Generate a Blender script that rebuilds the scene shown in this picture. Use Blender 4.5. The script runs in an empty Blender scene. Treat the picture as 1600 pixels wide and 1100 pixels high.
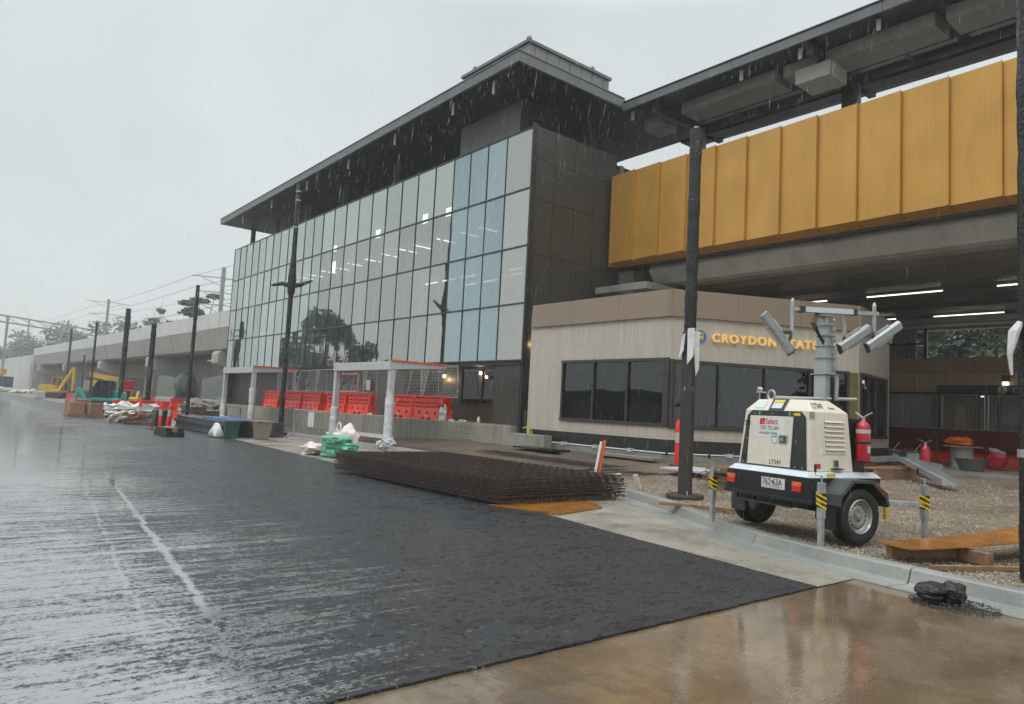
import bpy, math, random
from mathutils import Vector, Matrix, noise
R=math.radians
C=bpy.context.scene.collection
sc=bpy.context.scene
# ---------------- camera ----------------
cd=bpy.data.cameras.new('camera'); cam=bpy.data.objects.new('camera',cd); C.objects.link(cam); sc.camera=cam
cd.sensor_width=36; cd.lens=1120/1600*36; cd.clip_start=.05; cd.clip_end=3000
hd,pt,rl=R(39.2),R(4.65),R(2.97)
fw=Vector((math.sin(hd)*math.cos(pt),math.cos(hd)*math.cos(pt),math.sin(pt)))
r0=Vector((math.cos(hd),-math.sin(hd),0)); u0=r0.cross(fw)
rt=r0*math.cos(rl)+u0*math.sin(rl); up=-r0*math.sin(rl)+u0*math.cos(rl)
cam.matrix_world=Matrix(((rt.x,up.x,-fw.x,0),(rt.y,up.y,-fw.y,0),(rt.z,up.z,-fw.z,1.5),(0,0,0,1)))
# ---------------- light ----------------
W=bpy.data.worlds.new('World'); sc.world=W; W.use_nodes=True
nt=W.node_tree; nt.nodes.clear()
SUN_EL,SUN_AZ=R(55),R(250)
sky=nt.nodes.new('ShaderNodeTexSky'); sky.sky_type='NISHITA'; sky.sun_disc=False; sky.sun_elevation=SUN_EL; sky.sun_rotation=SUN_AZ; sky.air_density=1; sky.dust_density=4
tc=nt.nodes.new('ShaderNodeTexCoord'); sp=nt.nodes.new('ShaderNodeSeparateXYZ'); nt.links.new(tc.outputs['Generated'],sp.inputs[0])
rp=nt.nodes.new('ShaderNodeValToRGB'); nt.links.new(sp.outputs['Z'],rp.inputs[0])
cr=rp.color_ramp; cr.elements[0].position=0; cr.elements[0].color=(.72,.76,.755,1); cr.elements[1].position=1; cr.elements[1].color=(2.5,2.6,2.62,1)
e=cr.elements.new(.18); e.color=(.70,.75,.75,1); e=cr.elements.new(.5); e.color=(.68,.73,.74,1); e=cr.elements.new(.68); e.color=(1.5,1.57,1.6,1)
nz=nt.nodes.new('ShaderNodeTexNoise'); nz.inputs['Scale'].default_value=2.6; nz.inputs['Detail'].default_value=3
nt.links.new(tc.outputs['Generated'],nz.inputs['Vector'])
mr=nt.nodes.new('ShaderNodeMapRange'); mr.inputs[1].default_value=.3; mr.inputs[2].default_value=.7; mr.inputs[3].default_value=8.3; mr.inputs[4].default_value=9.8
nt.links.new(nz.outputs[0],mr.inputs[0])
vm=nt.nodes.new('ShaderNodeVectorMath'); vm.operation='SCALE'; nt.links.new(rp.outputs[0],vm.inputs[0]); nt.links.new(mr.outputs[0],vm.inputs['Scale'])
mx=nt.nodes.new('ShaderNodeMix'); mx.data_type='RGBA'; mx.inputs[0].default_value=.06
nt.links.new(vm.outputs[0],mx.inputs[6]); nt.links.new(sky.outputs[0],mx.inputs[7])
bg=nt.nodes.new('ShaderNodeBackground'); bg.inputs[1].default_value=.1; nt.links.new(mx.outputs[2],bg.inputs[0])
wo=nt.nodes.new('ShaderNodeOutputWorld'); nt.links.new(bg.outputs[0],wo.inputs[0])
sd=bpy.data.lights.new('sun','SUN'); sd.energy=.5; sd.angle=R(25); sd.color=(1,.97,.93)
so=bpy.data.objects.new('sun',sd); C.objects.link(so)
sdir=Vector((math.sin(SUN_AZ)*math.cos(SUN_EL),math.cos(SUN_AZ)*math.cos(SUN_EL),math.sin(SUN_EL)))
so.rotation_euler=sdir.to_track_quat('Z','Y').to_euler(); so.location=(0,0,30)
sc.view_settings.view_transform='Standard'; sc.view_settings.look='None'; sc.view_settings.gamma=1; sc.view_settings.use_curve_mapping=False
sc.view_settings.exposure=.25
sc.cycles.use_denoising=True
sc.cycles.max_bounces=7; sc.cycles.diffuse_bounces=3; sc.cycles.glossy_bounces=4; sc.cycles.transparent_max_bounces=12; sc.cycles.volume_bounces=0
sc.cycles.caustics_reflective=False; sc.cycles.caustics_refractive=False
try: sc.cycles.volume_step_rate=4; sc.cycles.volume_max_steps=64
except Exception: pass

# ---------------- materials ----------------
MC={}
class NB:
    def __init__(s,name):
        s.m=bpy.data.materials.new(name); s.m.use_nodes=True; s.t=s.m.node_tree; s.t.nodes.clear()
        s.out=s.t.nodes.new('ShaderNodeOutputMaterial'); s._pos=None
    def n(s,ty,**k):
        o=s.t.nodes.new('ShaderNode'+ty)
        for a,b in k.items():
            if a.startswith('i_'): o.inputs[int(a[2:]) if a[2:].isdigit() else a[2:]].default_value=b
            else: setattr(o,a,b)
        return o
    def l(s,a,b): s.t.links.new(a,b)
    def pos(s):
        if s._pos is None: s._pos=s.n('NewGeometry').outputs['Position']
        return s._pos
    def objc(s): return s.n('TexCoord').outputs['Object']
    def math(s,op,a,b=None,c=None,clamp=False):
        o=s.n('Math',operation=op); o.use_clamp=clamp
        for i,v in enumerate((a,b,c)):
            if v is None: continue
            if isinstance(v,(int,float)): o.inputs[i].default_value=v
            else: s.l(v,o.inputs[i])
        return o.outputs[0]
    def noise(s,vec,scale,detail=3,rough=.5,vs=None):
        if vs is not None:
            q=s.n('VectorMath',operation='MULTIPLY'); s.l(vec,q.inputs[0]); q.inputs[1].default_value=vs; vec=q.outputs[0]
        o=s.n('TexNoise'); o.inputs['Scale'].default_value=scale; o.inputs['Detail'].default_value=detail; o.inputs['Roughness'].default_value=rough
        s.l(vec,o.inputs['Vector']); return o.outputs[0]
    def mr(s,v,a,b,c=0,d=1,smooth=False):
        o=s.n('MapRange'); 
        if smooth: o.interpolation_type='SMOOTHSTEP'
        s.l(v,o.inputs[0])
        for i,x in enumerate((a,b,c,d)): o.inputs[i+1].default_value=x
        return o.outputs[0]
    def mix(s,f,a,b):
        o=s.n('Mix',data_type='RGBA')
        for i,v in ((0,f),(6,a),(7,b)):
            if isinstance(v,(int,float)): o.inputs[i].default_value=v
            elif isinstance(v,tuple): o.inputs[i].default_value=(*v,1)[:4]
            else: s.l(v,o.inputs[i])
        return o.outputs[2]
    def bump(s,h,st,dist=.01,nrm=None):
        o=s.n('Bump'); o.inputs['Strength'].default_value=st; o.inputs['Distance'].default_value=dist; s.l(h,o.inputs['Height'])
        if nrm: s.l(nrm,o.inputs['Normal'])
        return o.outputs[0]
    def bsdf(s,col,rough,metal=0,nrm=None,spec=.5,coat=0,link=True):
        b=s.n('BsdfPrincipled')
        for k,v in (('Base Color',col),('Roughness',rough),('Metallic',metal),('Normal',nrm),('Specular IOR Level',spec),('Coat Weight',coat)):
            if v is None: continue
            if isinstance(v,(int,float)): b.inputs[k].default_value=v
            elif isinstance(v,tuple): b.inputs[k].default_value=(*v,1)[:4]
            else: s.l(v,b.inputs[k])
        if coat: b.inputs['Coat Roughness'].default_value=.08
        if link: s.l(b.outputs[0],s.out.inputs[0])
        return b
def mat(name,col=(.5,.5,.5),rough=.5,metal=0,var=.18,vs=2.5,bump=0,bs=40,bd=.004,streak=0,spec=.5,coat=0):
    if name in MC: return MC[name]
    b=NB(name); o=b.objc()
    f=b.noise(o,vs,4,.6); g=b.noise(o,vs*9,2,.5)
    k=b.math('ADD',b.math('MULTIPLY',f,.7),b.math('MULTIPLY',g,.3))
    dk=tuple(c*(1-var*1.6) for c in col); lt=tuple(min(1,c*(1+var*1.1)) for c in col)
    c=b.mix(b.mr(k,.3,.7),dk,lt)
    if streak:
        s=b.noise(o,1,3,.6,vs=(9,9,.5)); c=b.mix(b.mr(s,.5,.72,0,streak),c,tuple(x*.45 for x in col))
    rr=b.mr(f,.3,.7,max(.02,rough*.8),min(1,rough*1.2))
    n=None
    if bump: n=b.bump(b.noise(o,bs,3,.6),bump,bd)
    b.bsdf(c,rr,metal,n,spec,coat); MC[name]=b.m; return b.m
def emis(name,col,st):
    if name in MC: return MC[name]
    b=NB(name); e=b.n('Emission'); e.inputs[0].default_value=(*col,1); e.inputs[1].default_value=st; b.l(e.outputs[0],b.out.inputs[0]); MC[name]=b.m; return b.m
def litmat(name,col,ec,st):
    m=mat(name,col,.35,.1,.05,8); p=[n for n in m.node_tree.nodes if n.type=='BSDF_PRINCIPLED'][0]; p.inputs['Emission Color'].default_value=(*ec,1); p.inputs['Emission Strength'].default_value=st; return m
def glass_pane(name,dif,refl=.45,trans=.35,gcol=(.8,.84,.84),tint=(.72,.78,.76)):
    b=NB(name); o=b.pos()
    n=b.bump(b.noise(o,.6,2,.5),.11,.05); ra=b.n('ObjectInfo').outputs['Random']
    g=b.n('BsdfGlossy'); g.inputs['Color'].default_value=(*gcol,1); g.inputs['Roughness'].default_value=.015; b.l(n,g.inputs['Normal'])
    st=b.noise(o,1,3,.6,vs=(6,6,.4))
    d=b.n('BsdfDiffuse'); b.l(b.mix(b.mr(st,.35,.7),tuple(x*.85 for x in dif),tuple(min(1,x*1.15) for x in dif)),d.inputs[0])
    t=b.n('BsdfTransparent'); t.inputs[0].default_value=(*tint,1)
    m1=b.n('MixShader'); m1.inputs[0].default_value=trans; b.l(d.outputs[0],m1.inputs[1]); b.l(t.outputs[0],m1.inputs[2])
    fr=b.n('Fresnel'); fr.inputs[0].default_value=1.5
    f=b.math('ADD',b.mr(ra,0,1,refl*.86,min(1,refl*1.1)),b.math('MULTIPLY',fr.outputs[0],1-refl),clamp=True)
    m2=b.n('MixShader'); b.l(f,m2.inputs[0]); b.l(m1.outputs[0],m2.inputs[1]); b.l(g.outputs[0],m2.inputs[2])
    b.l(m2.outputs[0],b.out.inputs[0]); return b.m

# --- asphalt: rolled grooves along X holding water, water film towards the left
def asphalt():
    b=NB('asphalt'); p=b.pos(); s=b.n('SeparateXYZ'); b.l(p,s.inputs[0]); X,Y=s.outputs[0],s.outputs[1]
    fine=b.noise(p,170,2,.6); mid=b.noise(p,38,3,.6)
    warp=b.noise(p,2.2,3,.6)
    A=b.noise(p,1,6,.68,vs=(.7,8.5,1)); A2=b.noise(p,1,5,.68,vs=(2.0,21,1)); B=b.noise(p,.42,3,.55); D=b.noise(p,5.5,4,.7); Dh=b.noise(p,26,3,.7)
    edge=b.math('MULTIPLY',Y,.03)
    lev=b.mr(b.math('SUBTRACT',X,edge),5.4,.9,-.22,.085,smooth=False)
    far=b.mr(Y,9,30,0,.16)
    w=b.math('ADD',b.math('ADD',b.math('MULTIPLY',A,.42),b.math('MULTIPLY',A2,.26)),b.math('ADD',b.math('MULTIPLY',B,.30),b.math('MULTIPLY',D,.16)))
    w=b.math('ADD',w,b.math('MULTIPLY',Dh,.36))
    w=b.math('ADD',w,lev); w=b.math('ADD',w,far)
    # wheel tracks and roller joint
    lx=b.math('ADD',1.02,b.math('ADD',b.math('MULTIPLY',Y,.108),b.math('MULTIPLY',warp,.16)))
    d1=b.math('ABSOLUTE',b.math('SUBTRACT',X,lx)); t1=b.mr(d1,.0,.045,.17,0)
    lx2=b.math('SUBTRACT',lx,.42); d2=b.math('ABSOLUTE',b.math('SUBTRACT',X,lx2)); t2=b.mr(d2,.0,.03,.05,0)
    ly=b.math('ADD',7.4,b.math('MULTIPLY',warp,.1)); d3=b.math('ABSOLUTE',b.math('SUBTRACT',Y,ly)); t3=b.math('MULTIPLY',b.mr(d3,.0,.06,.17,0),b.mr(X,4.4,2.8))
    tw=b.math('MULTIPLY',b.math('ADD',b.math('ADD',t1,t2),t3),b.mr(Y,4.0,5.5))
    tw=b.math('MULTIPLY',tw,b.mr(Y,16,10))
    w=b.math('ADD',w,tw)
    wet=b.mr(b.math('ADD',w,b.math('MULTIPLY',b.noise(p,75,3,.7),.16)),.83,.93,0,1)
    # darker smears and pits
    sm=b.noise(p,1,5,.68,vs=(1.6,3.6,1)); pit=b.noise(p,11,3,.6,vs=(1,1.8,1))
    dk=b.mr(sm,.53,.60); pk=b.mr(pit,.56,.60)
    dark=b.math('MAXIMUM',b.math('MULTIPLY',dk,.6),pk)
    base=b.mix(b.mr(mid,.3,.7),(.011,.0125,.015),(.030,.033,.038)); base=b.mix(dark,base,(.006,.0065,.008))
    rough=b.mr(b.noise(p,3,4,.6),.3,.7,.32,.50)
    rough=b.mix(dark,rough,(.16,.16,.16))
    rough=b.mix(wet,rough,(.09,.09,.09))
    nh=b.bump(fine,.7,.004); nh=b.bump(mid,.6,.008,nh); nh=b.bump(b.noise(p,7,4,.65,vs=(.7,1.6,1)),.5,.02,nh)
    nw=b.bump(b.noise(p,30,2,.5),.06,.004)
    vmix=b.n('Mix',data_type='VECTOR'); b.l(wet,vmix.inputs[0]); b.l(nh,vmix.inputs[4]); b.l(nw,vmix.inputs[5])
    q=b.bsdf(base,rough,0,vmix.outputs[1],.5); b.l(b.mr(wet,0,1,1.42,10.0),q.inputs['IOR'])
    return b.m
def wet_slab():
    b=NB('muddy_wet_concrete'); p=b.pos()
    A=b.noise(p,1.3,5,.6,vs=(1,1.5,1)); B=b.noise(p,9,4,.6); F=b.noise(p,90,2,.6)
    c=b.mix(b.mr(A,.35,.65),(.135,.092,.055),(.215,.16,.105)); c=b.mix(b.mr(B,.35,.7,0,.45),c,(.10,.07,.044))
    S=b.noise(p,1,5,.7,vs=(3.2,1.2,1)); s=b.n('SeparateXYZ'); b.l(p,s.inputs[0])
    dry=b.math('MULTIPLY',b.mr(S,.5,.6),b.mr(s.outputs[0],4.2,2.4))
    c=b.mix(b.math('MULTIPLY',dry,.75),c,(.05,.034,.022))
    r=b.mr(b.noise(p,2.2,4,.6),.35,.65,.03,.12); r=b.mix(dry,r,(.35,.35,.35))
    n=b.bump(b.noise(p,34,2,.5),.10,.004); n=b.bump(b.noise(p,1,2,.5,vs=(14,50,1)),.11,.004,n); n=b.bump(F,.05,.002,n)
    v=b.n('TexVoronoi'); v.inputs['Scale'].default_value=5.5; b.l(p,v.inputs['Vector'])
    ring=b.math('MULTIPLY',b.math('SINE',b.math('MULTIPLY',v.outputs[0],60)),b.mr(v.outputs[0],.02,.22,1,0)); n=b.bump(ring,.10,.003,n)
    q=b.bsdf(c,r,0,n,.5); q.inputs['IOR'].default_value=2.1; return b.m
def conc(name,a,c2,rough=.4,st=.3,wetz=False,ss=1.0):
    if name in MC: return MC[name]
    b=NB(name); p=b.pos(); A=b.noise(p,1.1*ss,5,.65); B=b.noise(p,14,4,.65); F=b.noise(p,80,2,.6); V=b.noise(p,1,4,.6,vs=(4*ss,4*ss,.35))
    c=b.mix(b.mr(A,.3,.7),a,c2); c=b.mix(b.mr(B,.45,.75,0,.3),c,tuple(x*.55 for x in a))
    if st: c=b.mix(b.mr(V,.48,.7,0,st),c,tuple(x*.4 for x in a))
    pin=b.noise(p,55,1,.5); c=b.mix(b.mr(pin,.68,.72,0,.55),c,tuple(x*.35 for x in a))
    r=b.mr(A,.35,.65,rough*.55,rough*1.3)
    b.bsdf(c,r,0,b.bump(F,.25,.003,b.bump(B,.25,.006)),.5); MC[name]=b.m; return b.m
def gravel():
    b=NB('wet_gravel'); p=b.pos()
    v=b.n('TexVoronoi'); v.inputs['Scale'].default_value=30; b.l(p,v.inputs['Vector'])
    v2=b.n('TexVoronoi'); v2.inputs['Scale'].default_value=62; b.l(p,v2.inputs['Vector'])
    sx=b.n('SeparateXYZ'); b.l(v.outputs['Color'],sx.inputs[0]); sy=b.n('SeparateXYZ'); b.l(v2.outputs['Color'],sy.inputs[0])
    c=b.mix(sx.outputs[0],(.07,.052,.034),(.47,.37,.26)); c=b.mix(b.math('MULTIPLY',sy.outputs[0],.5),c,(.15,.12,.085))
    L=b.noise(p,.9,4,.6); c=b.mix(b.mr(L,.42,.62,0,.6),c,(.105,.082,.058))
    sxy=b.n('SeparateXYZ'); b.l(p,sxy.inputs[0]); so_=b.math('MULTIPLY',b.mr(sxy.outputs[1],9.5,13),b.mr(b.noise(p,.6,4,.6),.3,.5,.4,.9)); c=b.mix(so_,c,(.085,.062,.046))
    h=b.math('ADD',b.math('MULTIPLY',v.outputs[0],-1),b.math('MULTIPLY',v2.outputs[0],-.5))
    r=b.mr(L,.35,.7,.5,.28)
    b.bsdf(c,r,0,b.bump(h,.9,.02),.5); return b.m
def boards(name,along,wd,a,c2,mortar,hgt=.3,rough=.5,bump=.5,spots=True):
    b=NB(name); p=b.pos(); d=b.n('VectorMath',operation='DOT_PRODUCT'); b.l(p,d.inputs[0]); d.inputs[1].default_value=(*along,0)
    s=b.n('SeparateXYZ'); b.l(p,s.inputs[0]); cb=b.n('CombineXYZ'); b.l(s.outputs[2],cb.inputs[0]); b.l(d.outputs['Value'],cb.inputs[1])
    t=b.n('TexBrick'); b.l(cb.outputs[0],t.inputs['Vector']); t.inputs['Scale'].default_value=1; t.inputs['Brick Width'].default_value=hgt; t.inputs['Row Height'].default_value=wd
    t.inputs['Mortar Size'].default_value=wd*.10; t.inputs['Mortar Smooth'].default_value=.3; t.inputs['Color1'].default_value=(*a,1); t.inputs['Color2'].default_value=(*c2,1); t.inputs['Mortar'].default_value=(*mortar,1); t.offset=.37; t.offset_frequency=1
    c=t.outputs[0]
    c=b.mix(b.mr(b.noise(p,1,4,.6,vs=(3,3,.5)),.4,.75,0,.3),c,tuple(x*.6 for x in a))
    if spots: c=b.mix(b.mr(b.noise(p,22,1,.5),.70,.73,0,.6),c,tuple(x*.35 for x in a))
    f=b.n('Math',operation='MULTIPLY'); b.l(t.outputs[1],f.inputs[0]); f.inputs[1].default_value=-1
    b.bsdf(c,b.mr(b.noise(p,5,2),.3,.7,rough*.8,rough*1.2),0,b.bump(b.noise(p,60,2),.1,.002,b.bump(f.outputs[0],bump,.01)),.45); return b.m
def goldm():
    b=NB('gold_perforated_panel'); p=b.pos(); s=b.n('SeparateXYZ'); b.l(p,s.inputs[0])
    def cell(v,k):
        f=b.math('FRACT',b.math('MULTIPLY',v,k)); return b.math('POWER',b.math('SUBTRACT',f,.5),2)
    d=b.math('ADD',cell(s.outputs[1],15),cell(s.outputs[2],15))
    # perforated bands only in parts of each panel
    fy=b.math('FRACT',b.math('DIVIDE',b.math('SUBTRACT',s.outputs[1],18.82-1.185*40),1.185))
    band=b.mr(b.noise(p,1,2,.5,vs=(1,1.6,.5)),.42,.56)
    band=b.math('MULTIPLY',band,b.math('MULTIPLY',b.mr(fy,.08,.12),b.mr(fy,.9,.86)))
    hole=b.math('MULTIPLY',b.mr(d,.10,.055),b.mr(band,0,1,.25,1))
    c=b.mix(b.mr(b.noise(p,.7,3,.5),.3,.7),(.56,.30,.055),(.67,.365,.08))
    c=b.mix(b.mr(b.noise(p,1,3,.6,vs=(5,5,.6)),.5,.8,0,.2),c,(.35,.19,.045))
    c=b.mix(b.math('MULTIPLY',hole,.40),c,(.22,.12,.03))
    b.bsdf(c,.34,.25,b.bump(hole,-.3,.01),.5); return b.m
def leafm(name,a,c2):
    b=NB(name); p=b.pos(); oi=b.n('ObjectInfo')
    c=b.mix(b.mr(b.noise(p,1.3,3,.6),.3,.7),a,c2)
    c=b.mix(b.math('MULTIPLY',oi.outputs['Random'],.35),c,tuple(x*.6 for x in a))
    b.bsdf(c,.6,0,None,.3); return b.m

M=dict(
 asphalt=asphalt(), slab=wet_slab(), gravel=gravel(), gold=goldm(),
 apron=conc('wet_concrete_apron',(.23,.21,.175),(.36,.33,.28),.34,0),
 kerb=conc('kerb_concrete',(.20,.205,.19),(.30,.305,.285),.38,.1),
 wallc=conc('cast_concrete_wall',(.25,.24,.20),(.37,.36,.31),.55,.45),
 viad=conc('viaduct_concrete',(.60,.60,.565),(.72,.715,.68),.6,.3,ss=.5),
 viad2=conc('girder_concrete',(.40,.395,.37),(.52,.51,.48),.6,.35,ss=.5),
 under=conc('shade_darkened_concrete',(.20,.185,.165),(.27,.255,.23),.55,.3,ss=.6),  # darker concrete copy, shade of undersides and piers put into the colour
 floor=conc('station_floor_concrete',(.27,.25,.22),(.38,.35,.31),.4,0),
 dirt=conc('dirt_ground',(.12,.10,.08),(.22,.19,.155),.45,0,ss=.5),
 dark=mat('dark_cladding_panel',(.055,.052,.044),.42,0,.22,1.2,.05,30,streak=.35),
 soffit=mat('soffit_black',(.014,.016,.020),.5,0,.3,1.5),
 fascia=mat('zinc_fascia',(.16,.165,.17),.4,.3,.12,1.2,streak=.2),
 zinc=mat('zinc_roof_box',(.24,.235,.215),.5,.1,.12,1.0,streak=.35),
 duct=mat('duct_grey',(.30,.295,.275),.55,0,.15,1.3,streak=.3),
 ductw=mat('duct_white',(.5,.49,.46),.5,0,.08),
 frame=mat('window_frame_black',(.028,.028,.028),.35,0,.15),
 bronze=mat('bronze_frame',(.065,.056,.047),.38,.2,.15),
 olive=mat('olive_frame',(.16,.14,.05),.4,0,.15),
 kfas=mat('taupe_fascia_panel',(.30,.225,.165),.4,0,.07,.8,streak=.1),
 kbase=mat('kiosk_plinth_black',(.025,.025,.024),.35,0,.3,6,.1,40),
 brown=mat('brown_fascia_panel',(.27,.165,.085),.5,0,.08,.8),
 steel=mat('galvanised_steel',(.45,.47,.47),.38,.55,.2,8,.05,60),
 steelw=mat('wrapped_steel_post',(.66,.67,.68),.4,.1,.15,7,.5,26,.008),
 grey=mat('grey_post_paint',(.52,.53,.55),.4,0,.1,5),
 cloth=mat('white_plastic_sheet',(.68,.69,.69),.35,0,.08,6,.6,9,.03),
 wrap=mat('black_plastic_wrap',(.015,.015,.016),.28,0,.4,10,.9,22,.02),
 polem=mat('dark_grey_pole_paint',(.05,.045,.04),.4,0,.1,8),
 red=mat('orange_red_barrier_plastic',(.78,.050,.022),.35,0,.12,4,.05,30),
 redd=mat('faded_red_barrier_plastic',(.42,.045,.035),.45,0,.2,4),
 maroon=mat('maroon_hoarding',(.13,.012,.014),.4,0,.2,2,.1,5),
 rebar=mat('rusty_rebar',(.11,.082,.072),.36,.45,.35,14,.3,90,.002),
 cream=mat('cream_paint',(.74,.69,.58),.28,0,.06,3,streak=.16,coat=.3),
 black=mat('satin_black_paint',(.014,.015,.017),.32,0,.2,6,coat=.2),
 rubber=mat('tyre_rubber',(.018,.018,.018),.55,0,.3,20,.2,60),
 rim=mat('silver_wheel_paint',(.42,.42,.41),.35,.5,.12,12),
 white=mat('white_paint',(.72,.73,.73),.35,0,.06,4),
 strip=mat('white_reflective_strip',(.60,.66,.70),.25,.1,.06,6),
 redp=mat('red_paint_gloss',(.44,.010,.022),.22,0,.08,5,coat=.4),
 orange=mat('orange_plastic',(.75,.16,.02),.35,0,.1,5),
 rededge=mat('orange_edge_film',(.80,.13,.03),.4,0,.08,5),
 yellow=mat('machine_yellow',(.62,.38,.045),.4,0,.2,3),
 yel=mat('sign_yellow',(.80,.58,.02),.4,0,.04),
 teal=mat('teal_machine_paint',(.03,.36,.32),.35,0,.15,4),
 green=mat('green_bag_plastic',(.13,.42,.27),.32,0,.35,8,.7,12,.03),
 pink=mat('pink_white_sack',(.72,.62,.62),.45,0,.12,7,.7,10,.03),
 dgreen=mat('dark_green_plastic',(.03,.09,.07),.35,0,.2),
 beige=mat('beige_bin_plastic',(.26,.22,.17),.5,0,.15,5),
 ply=mat('wet_plywood',(.36,.155,.03),.16,0,.3,3.5,.06,30,spec=.8,streak=.2),
 wood=mat('sawn_timber',(.27,.16,.085),.55,0,.3,6,.15,30),
 card=mat('brown_crate_board',(.33,.19,.12),.6,0,.2,5),
 navy=mat('navy_truck_paint',(.03,.045,.09),.4,0,.2),
 tank=mat('grey_green_tank_paint',(.10,.13,.12),.5,0,.2,2),
 cgrey=mat('plant_dark_grey',(.06,.065,.07),.45,0,.3,3),
 pipe=mat('cream_pvc_pipe',(.62,.60,.50),.35,0,.1,4),
 blue=mat('blue_plastic',(.03,.16,.42),.35,0,.1),
 greenl=mat('green_sticker',(.04,.34,.12),.35,0,.05),
 teall=mat('teal_label',(.05,.42,.42),.35,0,.05),
 bglass=mat('dark_cab_glass',(.02,.025,.027),.06,0,.1,spec=.8),
 kglass=glass_pane('dark_window_glass',(.012,.014,.015),.05,.5,(.85,.87,.88),(.18,.18,.18)),
 gA=glass_pane('greenish_glass',(.20,.26,.24),.54,.62,(.80,.87,.84)),
 gB=glass_pane('grey_glass',(.16,.17,.16),.50,.62,(.78,.785,.76)),
 gC=glass_pane('blue_film_glass',(.20,.285,.305),.40,.15,(.66,.78,.81)),
 gD=glass_pane('pale_opaque_glass',(.25,.245,.235),.50,.10,(.76,.76,.73)),
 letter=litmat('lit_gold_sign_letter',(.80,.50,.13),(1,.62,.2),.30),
 lampA=mat('amber_lens',(.75,.17,.02),.25,0,.05,spec=.8), lampR=mat('red_lens',(.65,.02,.015),.25,0,.05,spec=.8),
 text=mat('text_dark_grey',(.06,.06,.065),.4,0,.02), tred=mat('text_red',(.50,.01,.03),.4,0,.02),
 lump=mat('asphalt_lump',(.012,.012,.013),.42,0,.5,30,.6,60,.01),
 rail=mat('ohle_grey_steel',(.30,.31,.31),.5,.2,.1), wire=mat('wire_dark',(.08,.08,.08),.5,0,.1),
 bark=mat('grey_bark',(.11,.09,.07),.8,0,.3,6,.4,20), poster=mat('poster_cream',(.30,.28,.20),.5,0,.2,3),
 tube=emis('lamp_tube',(1,.93,.82),2.0), warm=emis('warm_lamp',(1,.72,.35),6.0), exitm=emis('exit_green',(.1,.8,.4),1.2), inlit=emis('office_strip_light',(1,1,.98),3.0),
 leafD=leafm('leaf_dark_green',(.025,.04,.02),(.055,.075,.035)), leafG=leafm('leaf_grey_green',(.055,.075,.045),(.11,.13,.08)),
 interior=mat('interior_wall_grey',(.30,.31,.30),.7,0,.1), fin=mat('pale_blind_slat',(.92,.95,.93),.5,0,.05),
)
M['k1']=boards('kiosk_tile_a',(0,1),.05,(.52,.47,.40),(.60,.545,.46),(.43,.385,.32),.62)
M['k2']=boards('kiosk_tile_b',(.89,-.456),.05,(.52,.47,.40),(.60,.545,.46),(.43,.385,.32),.62)
M['k3']=boards('kiosk_tile_c',(.985,.17),.05,(.52,.47,.40),(.60,.545,.46),(.43,.385,.32),.62)
M['batten']=boards('timber_batten',(0,1),.09,(.46,.31,.18),(.41,.27,.155),(.16,.10,.055),3,.5,.8,False)
M['corr']=boards('corrugated_sheet',(0,1),.2,(.22,.24,.24),(.26,.28,.28),(.08,.09,.09),6,.5,.8,False)

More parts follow.
